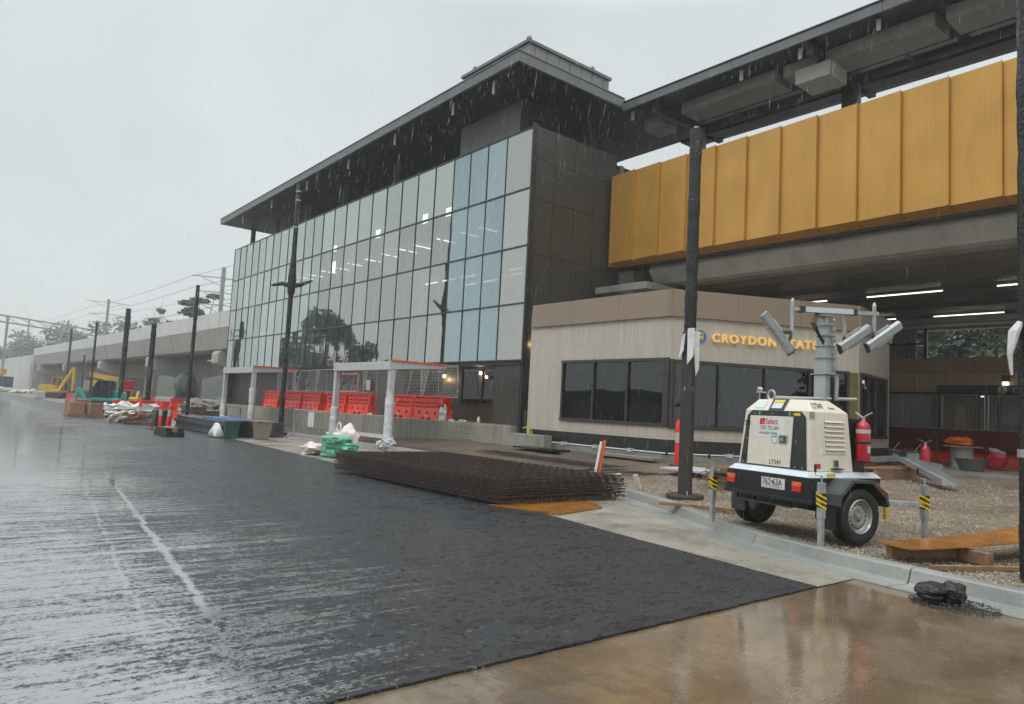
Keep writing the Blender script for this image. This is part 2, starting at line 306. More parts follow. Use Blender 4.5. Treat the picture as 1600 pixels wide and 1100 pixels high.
# ---------------- mesh builder ----------------
def root_of(o):
    while o.parent: o=o.parent
    return o
class MB:
    def __init__(s,local=False): s.v=[];s.f=[];s.mi=[];s.local=local;s.M=None
    def add(s,vs,fs,mi=0):
        k=len(s.v)
        for v in vs:
            v=Vector(v)
            if s.M is not None: v=s.M@v
            s.v.append(v)
        for f in fs: s.f.append([i+k for i in f]); s.mi.append(mi)
        return s
    def bx(s,x0,x1,y0,y1,z0,z1,mi=0):
        x0,x1=sorted((x0,x1));y0,y1=sorted((y0,y1));z0,z1=sorted((z0,z1))
        return s.add([(x0,y0,z0),(x1,y0,z0),(x1,y1,z0),(x0,y1,z0),(x0,y0,z1),(x1,y0,z1),(x1,y1,z1),(x0,y1,z1)],[(0,3,2,1),(4,5,6,7),(0,1,5,4),(1,2,6,5),(2,3,7,6),(3,0,4,7)],mi)
    def box(s,c,d,rz=0,mi=0,tilt=None):
        q=Matrix.Translation(Vector(c))@Matrix.Rotation(rz,4,'Z')
        if tilt: q=q@tilt
        a,b,h=d[0]/2,d[1]/2,d[2]/2
        return s.add([q@Vector(v) for v in [(-a,-b,-h),(a,-b,-h),(a,b,-h),(-a,b,-h),(-a,-b,h),(a,-b,h),(a,b,h),(-a,b,h)]],[(0,3,2,1),(4,5,6,7),(0,1,5,4),(1,2,6,5),(2,3,7,6),(3,0,4,7)],mi)
    def beam(s,p,q,w,h=None,mi=0,upv=(0,0,1)):
        h=w if h is None else h; p=Vector(p);q=Vector(q);d=(q-p).normalized();u=Vector(upv)
        if abs(d.dot(u))>.98:u=Vector((1,0,0))
        a=d.cross(u).normalized();b=a.cross(d).normalized()
        vs=[p+a*i*w/2+b*j*h/2 for i,j in((-1,-1),(1,-1),(1,1),(-1,1))]+[q+a*i*w/2+b*j*h/2 for i,j in((-1,-1),(1,-1),(1,1),(-1,1))]
        return s.add(vs,[(3,2,1,0),(4,5,6,7),(0,1,5,4),(1,2,6,5),(2,3,7,6),(3,0,4,7)],mi)
    def tube(s,pts,r,n=8,mi=0,cap=True):
        pts=[Vector(p) for p in pts]; m=len(pts); rs=r if isinstance(r,(list,tuple)) else [r]*m
        vs=[];fs=[];pa=None
        for i,p in enumerate(pts):
            d=(pts[min(i+1,m-1)]-pts[max(i-1,0)]).normalized()
            if pa is None: pa=d.orthogonal().normalized()
            pa=(pa-d*pa.dot(d)).normalized(); b=d.cross(pa)
            for k in range(n):
                t=2*math.pi*k/n; vs.append(p+(pa*math.cos(t)+b*math.sin(t))*rs[i])
        for i in range(m-1):
            for k in range(n): fs.append((i*n+k,i*n+(k+1)%n,(i+1)*n+(k+1)%n,(i+1)*n+k))
        if cap: fs.append(tuple(range(n))[::-1]); fs.append(tuple((m-1)*n+k for k in range(n)))
        return s.add(vs,fs,mi)
    def prism(s,poly,f0,f1,mi=0):
        n=len(poly); vs=[f0(*p) for p in poly]+[f1(*p) for p in poly]
        return s.add(vs,[tuple(range(n))[::-1],tuple(range(n,2*n))]+[(i,(i+1)%n,n+(i+1)%n,n+i) for i in range(n)],mi)
    def lathe(s,prof,c=(0,0,0),n=16,axis='z',mi=0):
        c=Vector(c);vs=[];fs=[]
        for r,z in prof:
            for k in range(n):
                t=2*math.pi*k/n;a,b=r*math.cos(t),r*math.sin(t)
                vs.append(c+Vector((a,b,z) if axis=='z' else ((a,z,b) if axis=='y' else (z,a,b))))
        for i in range(len(prof)-1):
            for k in range(n): fs.append((i*n+k,i*n+(k+1)%n,(i+1)*n+(k+1)%n,(i+1)*n+k))
        return s.add(vs,fs,mi)
    def blob(s,c,r,seed=0,amp=.25,fr=2.,nu=14,nv=9,mi=0,sq=1.):
        c=Vector(c);vs=[];fs=[]
        for j in range(nv+1):
            ph=math.pi*j/nv
            for i in range(nu):
                t=2*math.pi*i/nu; d=Vector((math.sin(ph)*math.cos(t),math.sin(ph)*math.sin(t),math.cos(ph)))
                if sq!=1.: 
                    d=Vector([math.copysign(abs(x)**sq,x) for x in d])
                k=1+amp*noise.noise(d*fr+Vector((seed*7.3,seed*1.7,0)))*2
                vs.append(c+Vector((d.x*r[0]*k,d.y*r[1]*k,d.z*r[2]*k)))
        for j in range(nv):
            for i in range(nu): fs.append((j*nu+i,(j+1)*nu+i,(j+1)*nu+(i+1)%nu,j*nu+(i+1)%nu))
        return s.add(vs,fs,mi)
    def build(s,name,mats,parent=None,smooth=False,bevel=0,label=None,cat=None,group=None,kind=None,origin=None):
        if not isinstance(mats,(list,tuple)): mats=[mats]
        vs=s.v
        me=bpy.data.meshes.new(name); o=bpy.data.objects.new(name,me); C.objects.link(o)
        if parent is not None:
            if not s.local:
                inv=root_of(parent).matrix_basis.inverted(); vs=[inv@v for v in vs]
            o.parent=parent
        elif not s.local:
            if origin is None:
                xs=[v.x for v in vs];ys=[v.y for v in vs];zs=[v.z for v in vs]
                origin=Vector(((min(xs)+max(xs))/2,(min(ys)+max(ys))/2,min(zs)))
            origin=Vector(origin); vs=[v-origin for v in vs]; o.location=origin
        me.from_pydata([tuple(v) for v in vs],[],s.f)
        for m in mats: me.materials.append(M[m] if isinstance(m,str) else m)
        me.polygons.foreach_set('material_index',s.mi)
        if smooth:
            me.polygons.foreach_set('use_smooth',[True]*len(s.f))
            try: me.set_sharp_from_angle(angle=R(40))
            except Exception: pass
        me.update()
        if bevel:
            md=o.modifiers.new('bevel','BEVEL'); md.width=bevel; md.segments=2; md.limit_method='ANGLE'; md.angle_limit=R(35)
        if label: o['label']=label
        if cat: o['category']=cat
        if group: o['group']=group
        if kind: o['kind']=kind
        return o
def thing(name,label,cat,loc=(0,0,0),rz=0,group=None):
    o=bpy.data.objects.new(name,None); C.objects.link(o); o.location=loc; o.rotation_euler=(0,0,rz); o['label']=label; o['category']=cat; o.empty_display_size=.3
    if group:o['group']=group
    return o
def dup(root,loc,rz=None,label=None,group=None):
    r=root.copy(); C.objects.link(r); r.location=loc
    if rz is not None: r.rotation_euler=(0,0,rz)
    if label:r['label']=label
    if group:r['group']=group
    for ch in list(root.children):
        c=ch.copy(); C.objects.link(c); c.parent=r
        for g in list(ch.children):
            d=g.copy(); C.objects.link(d); d.parent=c
    return r
def bx(name,m,parent,*a,bevel=0,**k): return MB().bx(*a).build(name,m,parent,bevel=bevel,**k)
def ground_sheet(name,poly,z,m,kind='structure'):
    return MB().add([(x,y,z) for x,y in poly],[tuple(range(len(poly)))]).build(name,m,kind=kind)
def text(s,size,O,xd,ud,m,name,parent,ext=.002,off=0,sx=1,align='LEFT',sp=1,local=False):
    cu=bpy.data.curves.new(name,'FONT'); cu.body=s; cu.size=size; cu.extrude=ext; cu.offset=off; cu.align_x=align; cu.space_character=sp
    t=bpy.data.objects.new('tmp',cu); C.objects.link(t); bpy.context.view_layer.update()
    me=bpy.data.meshes.new_from_object(t.evaluated_get(bpy.context.evaluated_depsgraph_get())); bpy.data.objects.remove(t); bpy.data.curves.remove(cu)
    xd=Vector(xd).normalized();ud=Vector(ud);nd=xd.cross(ud).normalized();ud=nd.cross(xd)
    O=Vector(O); mb=MB(local); vs=[O+xd*v.co.x*sx+ud*v.co.y+nd*v.co.z for v in me.vertices]; mb.add(vs,[tuple(p.vertices) for p in me.polygons])
    bpy.data.meshes.remove(me); return mb.build(name,m,parent)
def holed(mb,u0,u1,z0,z1,holes,fn,dep,mi=0,mh=None):
    """wall with recesses. fn(u,d,z)->point (d = depth inwards)"""
    us=sorted({u0,u1,*[h[0] for h in holes],*[h[1] for h in holes]}); zs=sorted({z0,z1,*[h[2] for h in holes],*[h[3] for h in holes]})
    for a,b in zip(us,us[1:]):
        for c,d in zip(zs,zs[1:]):
            if not any(h[0]<=(a+b)/2<=h[1] and h[2]<=(c+d)/2<=h[3] for h in holes): mb.add([fn(a,0,c),fn(b,0,c),fn(b,0,d),fn(a,0,d)],[(0,1,2,3)],mi)
    for a,b,c,d in holes:
        mb.add([fn(a,0,c),fn(b,0,c),fn(b,0,d),fn(a,0,d),fn(a,dep,c),fn(b,dep,c),fn(b,dep,d),fn(a,dep,d)],[(0,4,5,1),(1,5,6,2),(2,6,7,3),(3,7,4,0)],mi)
        mb.add([fn(a,dep,c),fn(b,dep,c),fn(b,dep,d),fn(a,dep,d)],[(0,1,2,3)],mi if mh is None else mh)

# ---------------- ground ----------------
KP=[(-30,7.6),(-6,7.6),(2,7.54),(3.17,7.68),(3.9,7.8),(5,8.1),(6.2,8.72),(7.7,9.62),(8.94,10.2),(11,10.9),(14,11.4),(18,11.7),(21,11.75),(25,11.6),(28,11.4)]
def kX(y):
    for (a,b),(c,d) in zip(KP,KP[1:]):
        if a<=y<=c: t=(y-a)/(c-a); return b+(d-b)*t
    return KP[-1][1] if y>0 else KP[0][1]
def sm(a,b,x): t=max(0,min(1,(x-a)/(b-a))); return t*t*(3-2*t)
def gz(x,y):
    z=.11+.32*sm(9.5,15.5,x)*(1-.6*sm(19,26,y)) if y<30 else .11+.10*sm(11,15,x)
    return z
gs=MB()
g_ring=[(-700,-200),(700,-200),(700,1100),(-700,1100)]
ground_sheet('ground',g_ring,-.03,'dirt')
re=[(-120,3.33),(-20,3.33)]
for i in range(540):
    x=-8+14.61*i/540; re.append((x,3.36+.07*max(0,x)/6.6+.012*noise.noise(Vector((x*3,0,0)))+.008*noise.noise(Vector((x*19,2,0)))))
rr_=[(6.61,3.43),(6.91,5.82),(7.37,8.84),(7.8,15),(8.42,24.25),(9.0,40)]
for (xa,ya),(xb,yb) in zip(rr_,rr_[1:]):
    n=int((yb-ya)/.05)
    for i in range(n): t=i/n; y=ya+(yb-ya)*t; re.append((xa+(xb-xa)*t+.012*noise.noise(Vector((y*3,5,0)))+.008*noise.noise(Vector((y*19,7,0))),y))
re+=[(9.0,40),(9.6,60),(11,110),(16,150),(16,230),(-120,230)]
n=len(re); MB().add([(x,y,.014) for x,y in re]+[(x,y,-.02) for x,y in re],[tuple(range(n))]+[(i,(i+1)%n,n+(i+1)%n,n+i) for i in range(n)]).build('road','asphalt',kind='structure',origin=(0,0,0))
ground_sheet('wet_forecourt',[(-120,-30),(7.55,-30),(7.6,2),(7.7,3.3),(7.38,3.43),(6.612,3.428),(-120,3.346)],-.004,'slab')
a=[(6.615,3.435),(7.35,3.43)]+[(kX(y)-.36,y) for y in (3.9,5,6.2,7.7,8.94,11,14,18,21,25,28)]+[(13,30),(13,46),(8.6,46),(9.0,40),(8.42,24.25),(7.8,15),(7.37,8.84),(6.91,5.82)]
ground_sheet('concrete_apron',a,.004,'apron')
# kerb with a shallow gutter, cast in lengths
prof=[(-.36,-.02),(-.36,.012),(-.04,.003),(0,.01),(.05,.13),(.075,.148),(.20,.152),(.215,.14),(.215,-.02)]
joints=[-6,-2.6,.4,3.05,5.05,7.2,9.4,11.8,14.5,17.2,20,22.8,25.4,28]
kb=MB()
for a,b in zip(joints,joints[1:]):
    n=5; rings=[]
    for i in range(n+1):
        y=a+.006+(b-a-.012)*i/n; dx=(kX(y+.05)-kX(y-.05))/.1; nx=Vector((1,-dx,0)).normalized()
        rings.append([Vector((kX(y),y,0))+nx*u+Vector((0,0,w)) for u,w in prof])
    m=len(prof); kb.add([v for r in rings for v in r],[(i*m+j,i*m+j+1,(i+1)*m+j+1,(i+1)*m+j) for i in range(n) for j in range(m-1)]+[tuple(range(m))[::-1],tuple(n*m+j for j in range(m))])
kb.build('kerb','kerb',kind='structure',bevel=.008)
# gravel surface behind the kerb
gm=MB(); NX,NY=60,220; vs=[]
for j in range(NY+1):
    y=-8+ (54*(j/NY)**1.25)
    x0=kX(y)+.19
    x1=22.6 if y<16 else (14.5 if y>18 else 16)
    for i in range(NX+1):
        x=x0+(x1-x0)*(i/NX)**1.3
        z=gz(x,y)+.018*noise.noise(Vector((x*2.1,y*2.1,0)))+.012*noise.noise(Vector((x*6,y*6,3))) if i>0 else .115
        vs.append((x,y,z))
gm.add(vs,[(j*(NX+1)+i,j*(NX+1)+i+1,(j+1)*(NX+1)+i+1,(j+1)*(NX+1)+i) for j in range(NY) for i in range(NX)])
gm.build('gravel_ground','gravel',smooth=True,kind='structure',origin=(0,0,0))
random.seed(5)
st=MB()
for k in range(26000):
    d=random.random()**1.6; y=-1+11*random.random(); x=kX(y)+.22+9*random.random()**1.8
    r=random.uniform(.008,.018)*(1.3 if random.random()<.06 else 1); z=gz(x,y)+.018*noise.noise(Vector((x*2.1,y*2.1,0)))+r*.3
    a=random.random()*6.28;c,s_=math.cos(a)*r,math.sin(a)*r; q=random.uniform(.5,.9)
    st.add([(x+c,y+s_,z),(x-s_*q,y+c*q,z),(x-c,y-s_,z),(x+s_*q,y-c*q,z),(x+c*.3,y,z+r*.8)],[(0,1,4),(1,2,4),(2,3,4),(3,0,4)],random.randrange(4))
SM=[mat('stone_%s'%n,c,.4,0,.2,30) for n,c in (('tan',(.33,.27,.20)),('pale',(.44,.39,.32)),('dark',(.12,.10,.08)),('brown',(.23,.17,.11)))]
st.build('gravel_stones',SM,kind='stuff',label='loose wet gravel stones scattered behind the kerb',origin=(0,0,0))
ground_sheet('station_floor',[(21,-30),(70,-30),(70,17),(21,17)],.47,'floor')
bx('station_floor_edge','kerb',None,20.86,21.0,-30,12,.1,.476,kind='structure')
bx('building_terrace','wallc',None,14.66,40,19.1,46,-.02,.93,kind='structure')
random.seed(2)
hb=MB(); NX=50;NY=60;vs=[]
for j in range(NY+1):
    for i in range(NX+1):
        x=9.6+60*(i/NX)**1.2+(0 if j<10 else 0);y=46.3+150*(j/NY)**1.3
        z=.06+.5*sm(12,40,x)*(.5+noise.noise(Vector((x*.12,y*.12,1))))+.12*noise.noise(Vector((x*.5,y*.5,0)))+.04*noise.noise(Vector((x*2,y*2,0)))
        vs.append((x,y,z*sm(9.6,12,x)))
hb.add(vs,[(j*(NX+1)+i,j*(NX+1)+i+1,(j+1)*(NX+1)+i+1,(j+1)*(NX+1)+i) for j in range(NY) for i in range(NX)])
hb.build('site_dirt','dirt',smooth=True,kind='structure',origin=(0,0,0))

# ---------------- station building ----------------
FX=16.0
sb=thing('station_building','black clad station building with tall glass curtain wall and flat overhanging roof','building',(FX,19,.93))
COL=[19.06,20.53,21.69,22.84,23.98]+[23.98+1.38*i for i in range(1,10)]+[36.40+1.2*i for i in range(1,13)]
ROW=[3.26,5.28,7.34,9.42,11.64]
random.seed(11)
for i,(a,b) in enumerate(zip(COL,COL[1:])):
    for j,(c,d) in enumerate(zip(ROW,ROW[1:])):
        m='gD' if i==0 else ('gC' if i<4 else ('gB' if i<13 and j<3 else 'gA'))
        t1,t2=random.uniform(-.004,.004),random.uniform(-.003,.003)
        x=FX+.02; MB().add([(x-t1-t2,a,c),(x+t1-t2,b,c),(x+t1+t2,b,d),(x-t1+t2,a,d)],[(0,3,2,1)]).build('glass_pane',m,sb)
for y in COL: bx('mullion','frame',sb,FX-.006,FX+.06,y-.014,y+.014,ROW[0],ROW[-1])
for z in ROW: bx('transom','frame',sb,FX-.012,FX+.09,COL[0]-.03,COL[-1]+.03,z-.030,z+.030)
# interior behind the glass
for z in ROW[1:-1]: bx('floor_slab','under',sb,FX+.5,24,19.4,50.6,z-.12,z+.12)
bx('core_wall','interior',sb,21.0,21.2,19.4,50.6,1,11.6)
for i,(a,b) in enumerate(zip(COL[4:-1],COL[5:])):
    for j in (0,1,2): 
        if random.random()<.9: 
            w=.14; bx('blind_slat','fin',sb,FX+.16,FX+.19,b-.62,b-.62+w*1.5,ROW[j]+.15,ROW[j+1]-random.uniform(.1,.5))
for k in range(14):
    y=24+k*1.75+random.uniform(-.3,.3); bx('ceiling_light','inlit',sb,17.6,18.6,y,y+.09,9.15,9.18)
for (y,x,z) in [(24.6,17.4,7.05),(26,17.4,7.05),(24.6,18.6,7.05),(26.1,18.6,7.05),(27.4,17.4,7.05),(21.6,17.6,7.05),(22.4,18.3,7.05)]: bx('ceiling_light','inlit',sb,x,x+.08,y-.5,y+.5,z,z+.03)
for (y,z) in [(32.0,9.6),(27.6,9.6),(36.9,9.5),(36.9,8.6),(25.7,9.55)]: bx('lit_opening','inlit',sb,17.0,17.04,y-.18,y+.22,z,z+.62)
bx('exit_sign','exitm',sb,17.2,17.23,42.6,42.9,8.25,8.5)
# side wall (dark cladding panels)
ys=19.0
xs=[16.0,17.05,18.1,19.15,20.35]; zs=[.6,3.2,5.15,7.05,9.05,10.5,11.7]
for i in range(4):
    for j in range(6):
        bx('cladding_panel','dark',sb,xs[i]+.008,xs[i+1]-.008,ys,ys+.05+.012*((i*7+j*3)%3),zs[j]+.008,zs[j+1]-.008)
bx('corner_post','frame',sb,FX-.06,FX+.14,ys-.05,ys+.03,3.1,11.75)
bx('side_wall','soffit',sb,16.06,20.35,ys+.09,ys+.35,.6,11.66)
bx('far_end_wall','dark',sb,16.1,24,50.85,51.05,.9,11.6)
# set-back parapet wall above the glass
for i in range(4): bx('upper_wall','duct',sb,16.9,17.1,20.95+i*1.0,21.94+i*1.0,11.6,13.5)
bx('upper_return','soffit',sb,16.9,20.3,20.7,20.93,11.6,13.5)
bx('roof_deck','soffit',sb,16.1,26,19.5,50.6,11.5,11.6)
for y in (30.73,36.34,41.32,46.24,50.75): bx('column','frame' if y>50 else 'fascia',sb,17.0,17.28,y-.11,y+.11,11.6,13.5)
# roof slab with fascia, falling slightly to the far end
def rz_(y): return -(y-18.6)*.0095
rx0,rx1,ry0,ry1=14.8,24.5,18.6,50.6
def slab(x0,x1,y0,y1,z0,z1,m,n,par=sb,**k):
    return MB().add([(x0,y0,z0+rz_(y0)),(x1,y0,z0+rz_(y0)),(x1,y1,z0+rz_(y1)),(x0,y1,z0+rz_(y1)),(x0,y0,z1+rz_(y0)),(x1,y0,z1+rz_(y0)),(x1,y1,z1+rz_(y1)),(x0,y1,z1+rz_(y1))],[(0,3,2,1),(4,5,6,7),(0,1,5,4),(1,2,6,5),(2,3,7,6),(3,0,4,7)]).build(n,m,par,**k)
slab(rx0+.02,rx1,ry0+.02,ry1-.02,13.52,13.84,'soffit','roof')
slab(rx0,rx0+.10,ry0+.10,ry1,13.50,13.86,'fascia','fascia')
slab(rx0,20.2,ry0,ry0+.10,13.50,13.86,'fascia','fascia')
slab(rx0-.03,rx0+.13,ry0-.03,ry1+.02,13.862,13.90,'fascia','roof_flashing')
slab(rx0+.14,20.2,ry0-.03,ry0+.13,13.862,13.90,'fascia','roof_flashing')
for a in [(759,127),(676,173),(571,229),(494,270),(438,301),(390,328)]:
    pass
for y in (20.4,23.0,27.5,32.0,36.9,42.0,47.0): 
    bx('soffit_bracket','ductw',sb,15.1,15.16,y-.05,y+.05,13.0+rz_(y),13.5+rz_(y))
# zinc box on the roof
rb=bx('roof_box','zinc',sb,16.5,20.9,20.17,24.4,13.7,15.38)
for k in range(7): bx('panel_joint','fascia',rb,16.8+k*.62,16.825+k*.62,20.155,20.17,13.9,15.38)
bx('coping','fascia',rb,16.42,20.98,20.09,24.5,15.382,15.5)
for p in ((16.5,20.17),(19.9,20.17),(16.5,23.6)): MB().lathe([(0,0),(.1,0),(.1,.08),(.05,.14),(0,.15)],(p[0],p[1],15.5),10).build('vent_cap','fascia',rb,True)
# ground floor under the glass
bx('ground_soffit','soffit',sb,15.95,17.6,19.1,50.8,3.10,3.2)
gf=[(19.1,20.6,'dark',16.02),(20.6,23.3,'W',16.5),(23.3,24.8,'dark',16.6),(24.8,27.8,'W',16.7),(27.8,30.5,'dark',16.6),(30.5,34.5,'W',16.7),(34.5,38,'dark',16.6),(38,41,'W',16.7),(41,50.8,'dark',16.6)]
for a,b,t,x in gf:
    if t=='dark':
        n=max(1,round((b-a)/1.5)); w=(b-a)/n
        for k in range(n): bx('wall_panel','dark',sb,x,x+.1,a+k*w+.008,a+(k+1)*w-.008,.93,3.10)
    else:
        bx('wall_panel','dark',sb,x,x+.1,a,b,.93,1.62)
        fr=MB(); fr.bx(x-.03,x+.08,a,b,1.62,1.70).bx(x-.03,x+.08,a,b,3.02,3.10)
        for yy in (a,(a+b)/2-.03,b-.06): fr.bx(x-.03,x+.08,yy,yy+.06,1.70,3.02)
        wn=fr.build('window','frame',sb); bx('window_glass','kglass',wn,x+.02,x+.03,a+.06,b-.06,1.70,3.02)
bx('inner_wall','interior',sb,18.6,18.7,19.4,50.6,.93,3.1)
def glow(x,y,z,e):
    l=bpy.data.lights.new('lamp_glow','POINT'); l.energy=e; l.color=(1,.62,.28); l.shadow_soft_size=.05; o=bpy.data.objects.new('lamp_glow',l); C.objects.link(o); o.location=(x,y,z)
for (y,z,x) in [(24.6,2.75,16.50),(22.0,2.85,16.42)]:
    MB().bx(x,x+.08,y-.05,y+.05,z-.05,z+.07).build('wall_lamp','warm',sb); glow(x-.12,y,z-.12,14)
MB().bx(16.4,16.46,18.93,18.99,3.75,4.0).build('side_wall_lamp','warm',sb); glow(16.43,18.82,3.85,5)

# ---------------- retaining wall ----------------
rw=MB(); rw.bx(14.38,14.66,17.55,45.9,-.1,1.0); rw.bx(14.36,14.68,15.9,17.55,-.1,.80)
rw.build('retaining_wall','wallc',bevel=.012,label='low pale cast concrete retaining wall below the red barriers',cat='wall')
# ---------------- kiosk ----------------
kx,ky0,ky1=15.0,17.30,11.85
c1=Vector((15,11.85,0)); d2=Vector((.89,-.456,0)).normalized(); c2=c1+d2*5.63; d3=Vector((.985,.17,0)).normalized(); c3=c2+d3*3.3
ki=thing('station_kiosk','cream tiled single storey corner building with gold CROYDON STATION lettering under taupe fascia','building',(16.5,13,.3))
n1=Vector((-1,0,0)); n2=Vector((-.456,-.89,0)).normalized(); n3=Vector((.17,-.985,0)).normalized()
segs=[(Vector((15,17.3,0)),Vector((0,-1,0)),n1,5.45,'k1',[(1.4,5.32,1.31,3.06)],[1.42,2.72,4.02,5.30]),
      (c1,d2,n2,5.63,'k2',[(.12,5.30,1.28,3.02)],[.14,1.40,2.75,4.10,5.28]),
      (c2,d3,n3,3.3,'k3',[(.15,2.95,1.25,3.02)],[.17,.95,1.75,2.93])]
for si,(p,d,n,L,mk,holes,mul) in enumerate(segs):
    fn=lambda u,dp,z,p=p,d=d,n=n: p+d*u-n*dp+Vector((0,0,z))
    w=MB(); holed(w,0,L,.95,4.18,holes,fn,.14,0,1); w.build('tiled_wall',[mk,'soffit'],ki)
    a,b,z0,z1=holes[0]
    fr=MB()
    def bar(u0,u1,za,zb,o=.05,i=-.06,fr=fr,fn=fn):
        fr.add([fn(u0,-o,za),fn(u1,-o,za),fn(u1,-i,za),fn(u0,-i,za),fn(u0,-o,zb),fn(u1,-o,zb),fn(u1,-i,zb),fn(u0,-i,zb)],[(0,3,2,1),(4,5,6,7),(0,1,5,4),(1,2,6,5),(2,3,7,6),(3,0,4,7)])
    bar(a-.03,b+.03,z0-.03,z0+.055); bar(a-.03,b+.03,z1-.055,z1+.03)
    for u in mul: bar(u-.03,u+.03,z0+.055,z1-.055,.045)
    if si==0: bar(5.33,5.45,z0-.03,z1+.03,.045)
    if si==1: bar(0,.09,z0-.03,z1+.03,.04)
    wf=fr.build('window_frame','bronze',ki)
    for ua,ub in zip(mul,mul[1:]):
        MB().add([fn(ua+.03,.02,z0+.05),fn(ub-.03,.02,z0+.05),fn(ub-.03,.02,z1-.05),fn(ua+.03,.02,z1-.05)],[(0,1,2,3)]).build('window_pane','kglass',wf)
    fb=MB(); nseg=max(2,round(L/1.9))
    for k in range(nseg):
        ua,ub=L*k/nseg+(.004 if k else -.09),L*(k+1)/nseg-(.004 if k<nseg-1 else -.05)
        fb.add([fn(ua,-.07,4.18),fn(ub,-.07,4.18),fn(ub,.06,4.18),fn(ua,.06,4.18),fn(ua,-.07,4.62),fn(ub,-.07,4.62),fn(ub,.06,4.62),fn(ua,.06,4.62)],[(0,3,2,1),(4,5,6,7),(0,1,5,4),(1,2,6,5),(2,3,7,6),(3,0,4,7)])
        fb.add([fn(ua,-.045,4.625),fn(ub,-.045,4.625),fn(ub,.06,4.625),fn(ua,.06,4.625),fn(ua,-.045,4.90),fn(ub,-.045,4.90),fn(ub,.06,4.90),fn(ua,.06,4.90)],[(0,3,2,1),(4,5,6,7),(0,1,5,4),(1,2,6,5),(2,3,7,6),(3,0,4,7)])
    fb.build('parapet_fascia','kfas',ki)
    pl=MB(); pl.add([fn(0,-.0,.62),fn(L,0,.62),fn(L,.3,.62),fn(0,.3,.62),fn(0,0,.947),fn(L,0,.947),fn(L,.3,.947),fn(0,.3,.947)],[(0,3,2,1),(4,5,6,7),(0,1,5,4),(1,2,6,5),(2,3,7,6),(3,0,4,7)]); pl.build('plinth','kbase',ki)
    if si<2:
        ft=MB(); o=-.14; ft.add([fn(-.2,o,.2),fn(L+.1,o,.2),fn(L,.3,.2),fn(0,.3,.2),fn(-.2,o,.56),fn(L+.1,o,.56),fn(L,.3,.56),fn(0,.3,.56)],[(0,3,2,1),(4,5,6,7),(0,1,5,4),(1,2,6,5),(2,3,7,6),(3,0,4,7)]); ft.build('footing','kerb',ki)
        cdt=MB(); cdt.tube([fn(0,-.06,.60),fn(L,-.06,.60)],.018,8); cdt.build('conduit_pipe','white',ki)
        for u in [x*1.3+.4 for x in range(int(L/1.3))]: 
            q=fn(u,-.10,.60); MB().box(q,(.14,.14,.10),math.atan2(d.y,d.x)).build('conduit_bracket','grey',ki)
kr=[Vector((15.05,17.3,0)),c1+Vector((.05,.02,0)),c2+Vector((0,.06,0)),c3,Vector((23.2,17.3,0))]
MB().add([(v.x,v.y,4.6) for v in kr],[tuple(range(5))]).build('roof','kfas',ki)
MB().add([(v.x+.3,v.y+.2,.66) for v in kr],[tuple(range(5))]).build('floor','soffit',ki)
bx('end_wall','k2',ki,15.0,16.0,17.3,17.45,.62,4.6)
# sign
sO=c1+n2*.035
def kp(u,z,o=.03): return c1+d2*u+n2*o+Vector((0,0,z))
def letters(s_,size,O,xd,ud,m,name,parent,ext,off,sx,sp):
    o=text(s_,size,O,xd,ud,m,'tmp',parent,ext,off,sx,'LEFT',sp); me=o.data; n=len(me.vertices); pr=list(range(n))
    def fd(a):
        while pr[a]!=a: pr[a]=pr[pr[a]]; a=pr[a]
        return a
    for p in me.polygons:
        a=fd(p.vertices[0])
        for v in p.vertices[1:]: pr[fd(v)]=a
    # join the front, back and rim pieces of one character that overlap along the line
    xdv=Vector(xd).normalized(); comp={}
    for v in me.vertices: comp.setdefault(fd(v.index),[]).append(v.index)
    items=[]
    for k,vv in comp.items():
        us=[me.vertices[i].co.dot(xdv) for i in vv]; items.append([min(us),max(us),[k]])
    items.sort(); out=[]
    for it in items:
        if out and it[0]<out[-1][1]-.004: out[-1][1]=max(out[-1][1],it[1]); out[-1][2]+=it[2]
        else: out.append(it)
    for _,_,ks in out:
        ks=set(ks); mb=MB(True); idx={}; vs=[]; fs=[]
        for p in me.polygons:
            if fd(p.vertices[0]) in ks:
                f=[]
                for v in p.vertices:
                    if v not in idx: idx[v]=len(vs); vs.append(me.vertices[v].co.copy())
                    f.append(idx[v])
                fs.append(f)
        mb.add(vs,fs); mb.build(name,m,parent)
    bpy.data.objects.remove(o)
lg=MB(); ang=[2*math.pi*k/28 for k in range(28)]
lg.prism([(math.cos(t)*.17,math.sin(t)*.17) for t in ang],lambda a,b:kp(.82+a,3.70+b,.002),lambda a,b:kp(.82+a,3.70+b,.03)); lgo=lg.build('sign_disc','blue',ki)
tr=MB()
def rr(u0,u1,z0,z1,o0,o1,mi=0): tr.prism([(u0,z0),(u1,z0),(u1,z1),(u0,z1)],lambda a,b:kp(a,b,o0),lambda a,b:kp(a,b,o1),mi)
tr.prism([(.74,3.64),(.90,3.64),(.92,3.68),(.90,3.79),(.87,3.81),(.77,3.81),(.74,3.79),(.72,3.68)],lambda a,b:kp(a,b,.031),lambda a,b:kp(a,b,.036))
rr(.755,.815,3.71,3.77,.0362,.038,1); rr(.828,.885,3.71,3.77,.0362,.038,1); rr(.74,.775,3.595,3.632,.031,.036); rr(.865,.90,3.595,3.632,.031,.036)
tr.build('train_symbol',['yel','blue'],lgo)
letters('CROYDON STATION',.315,kp(1.15,3.585,.05),d2,(0,0,1),'letter','sign_letter',ki,.03,.005,1.0,1.30)
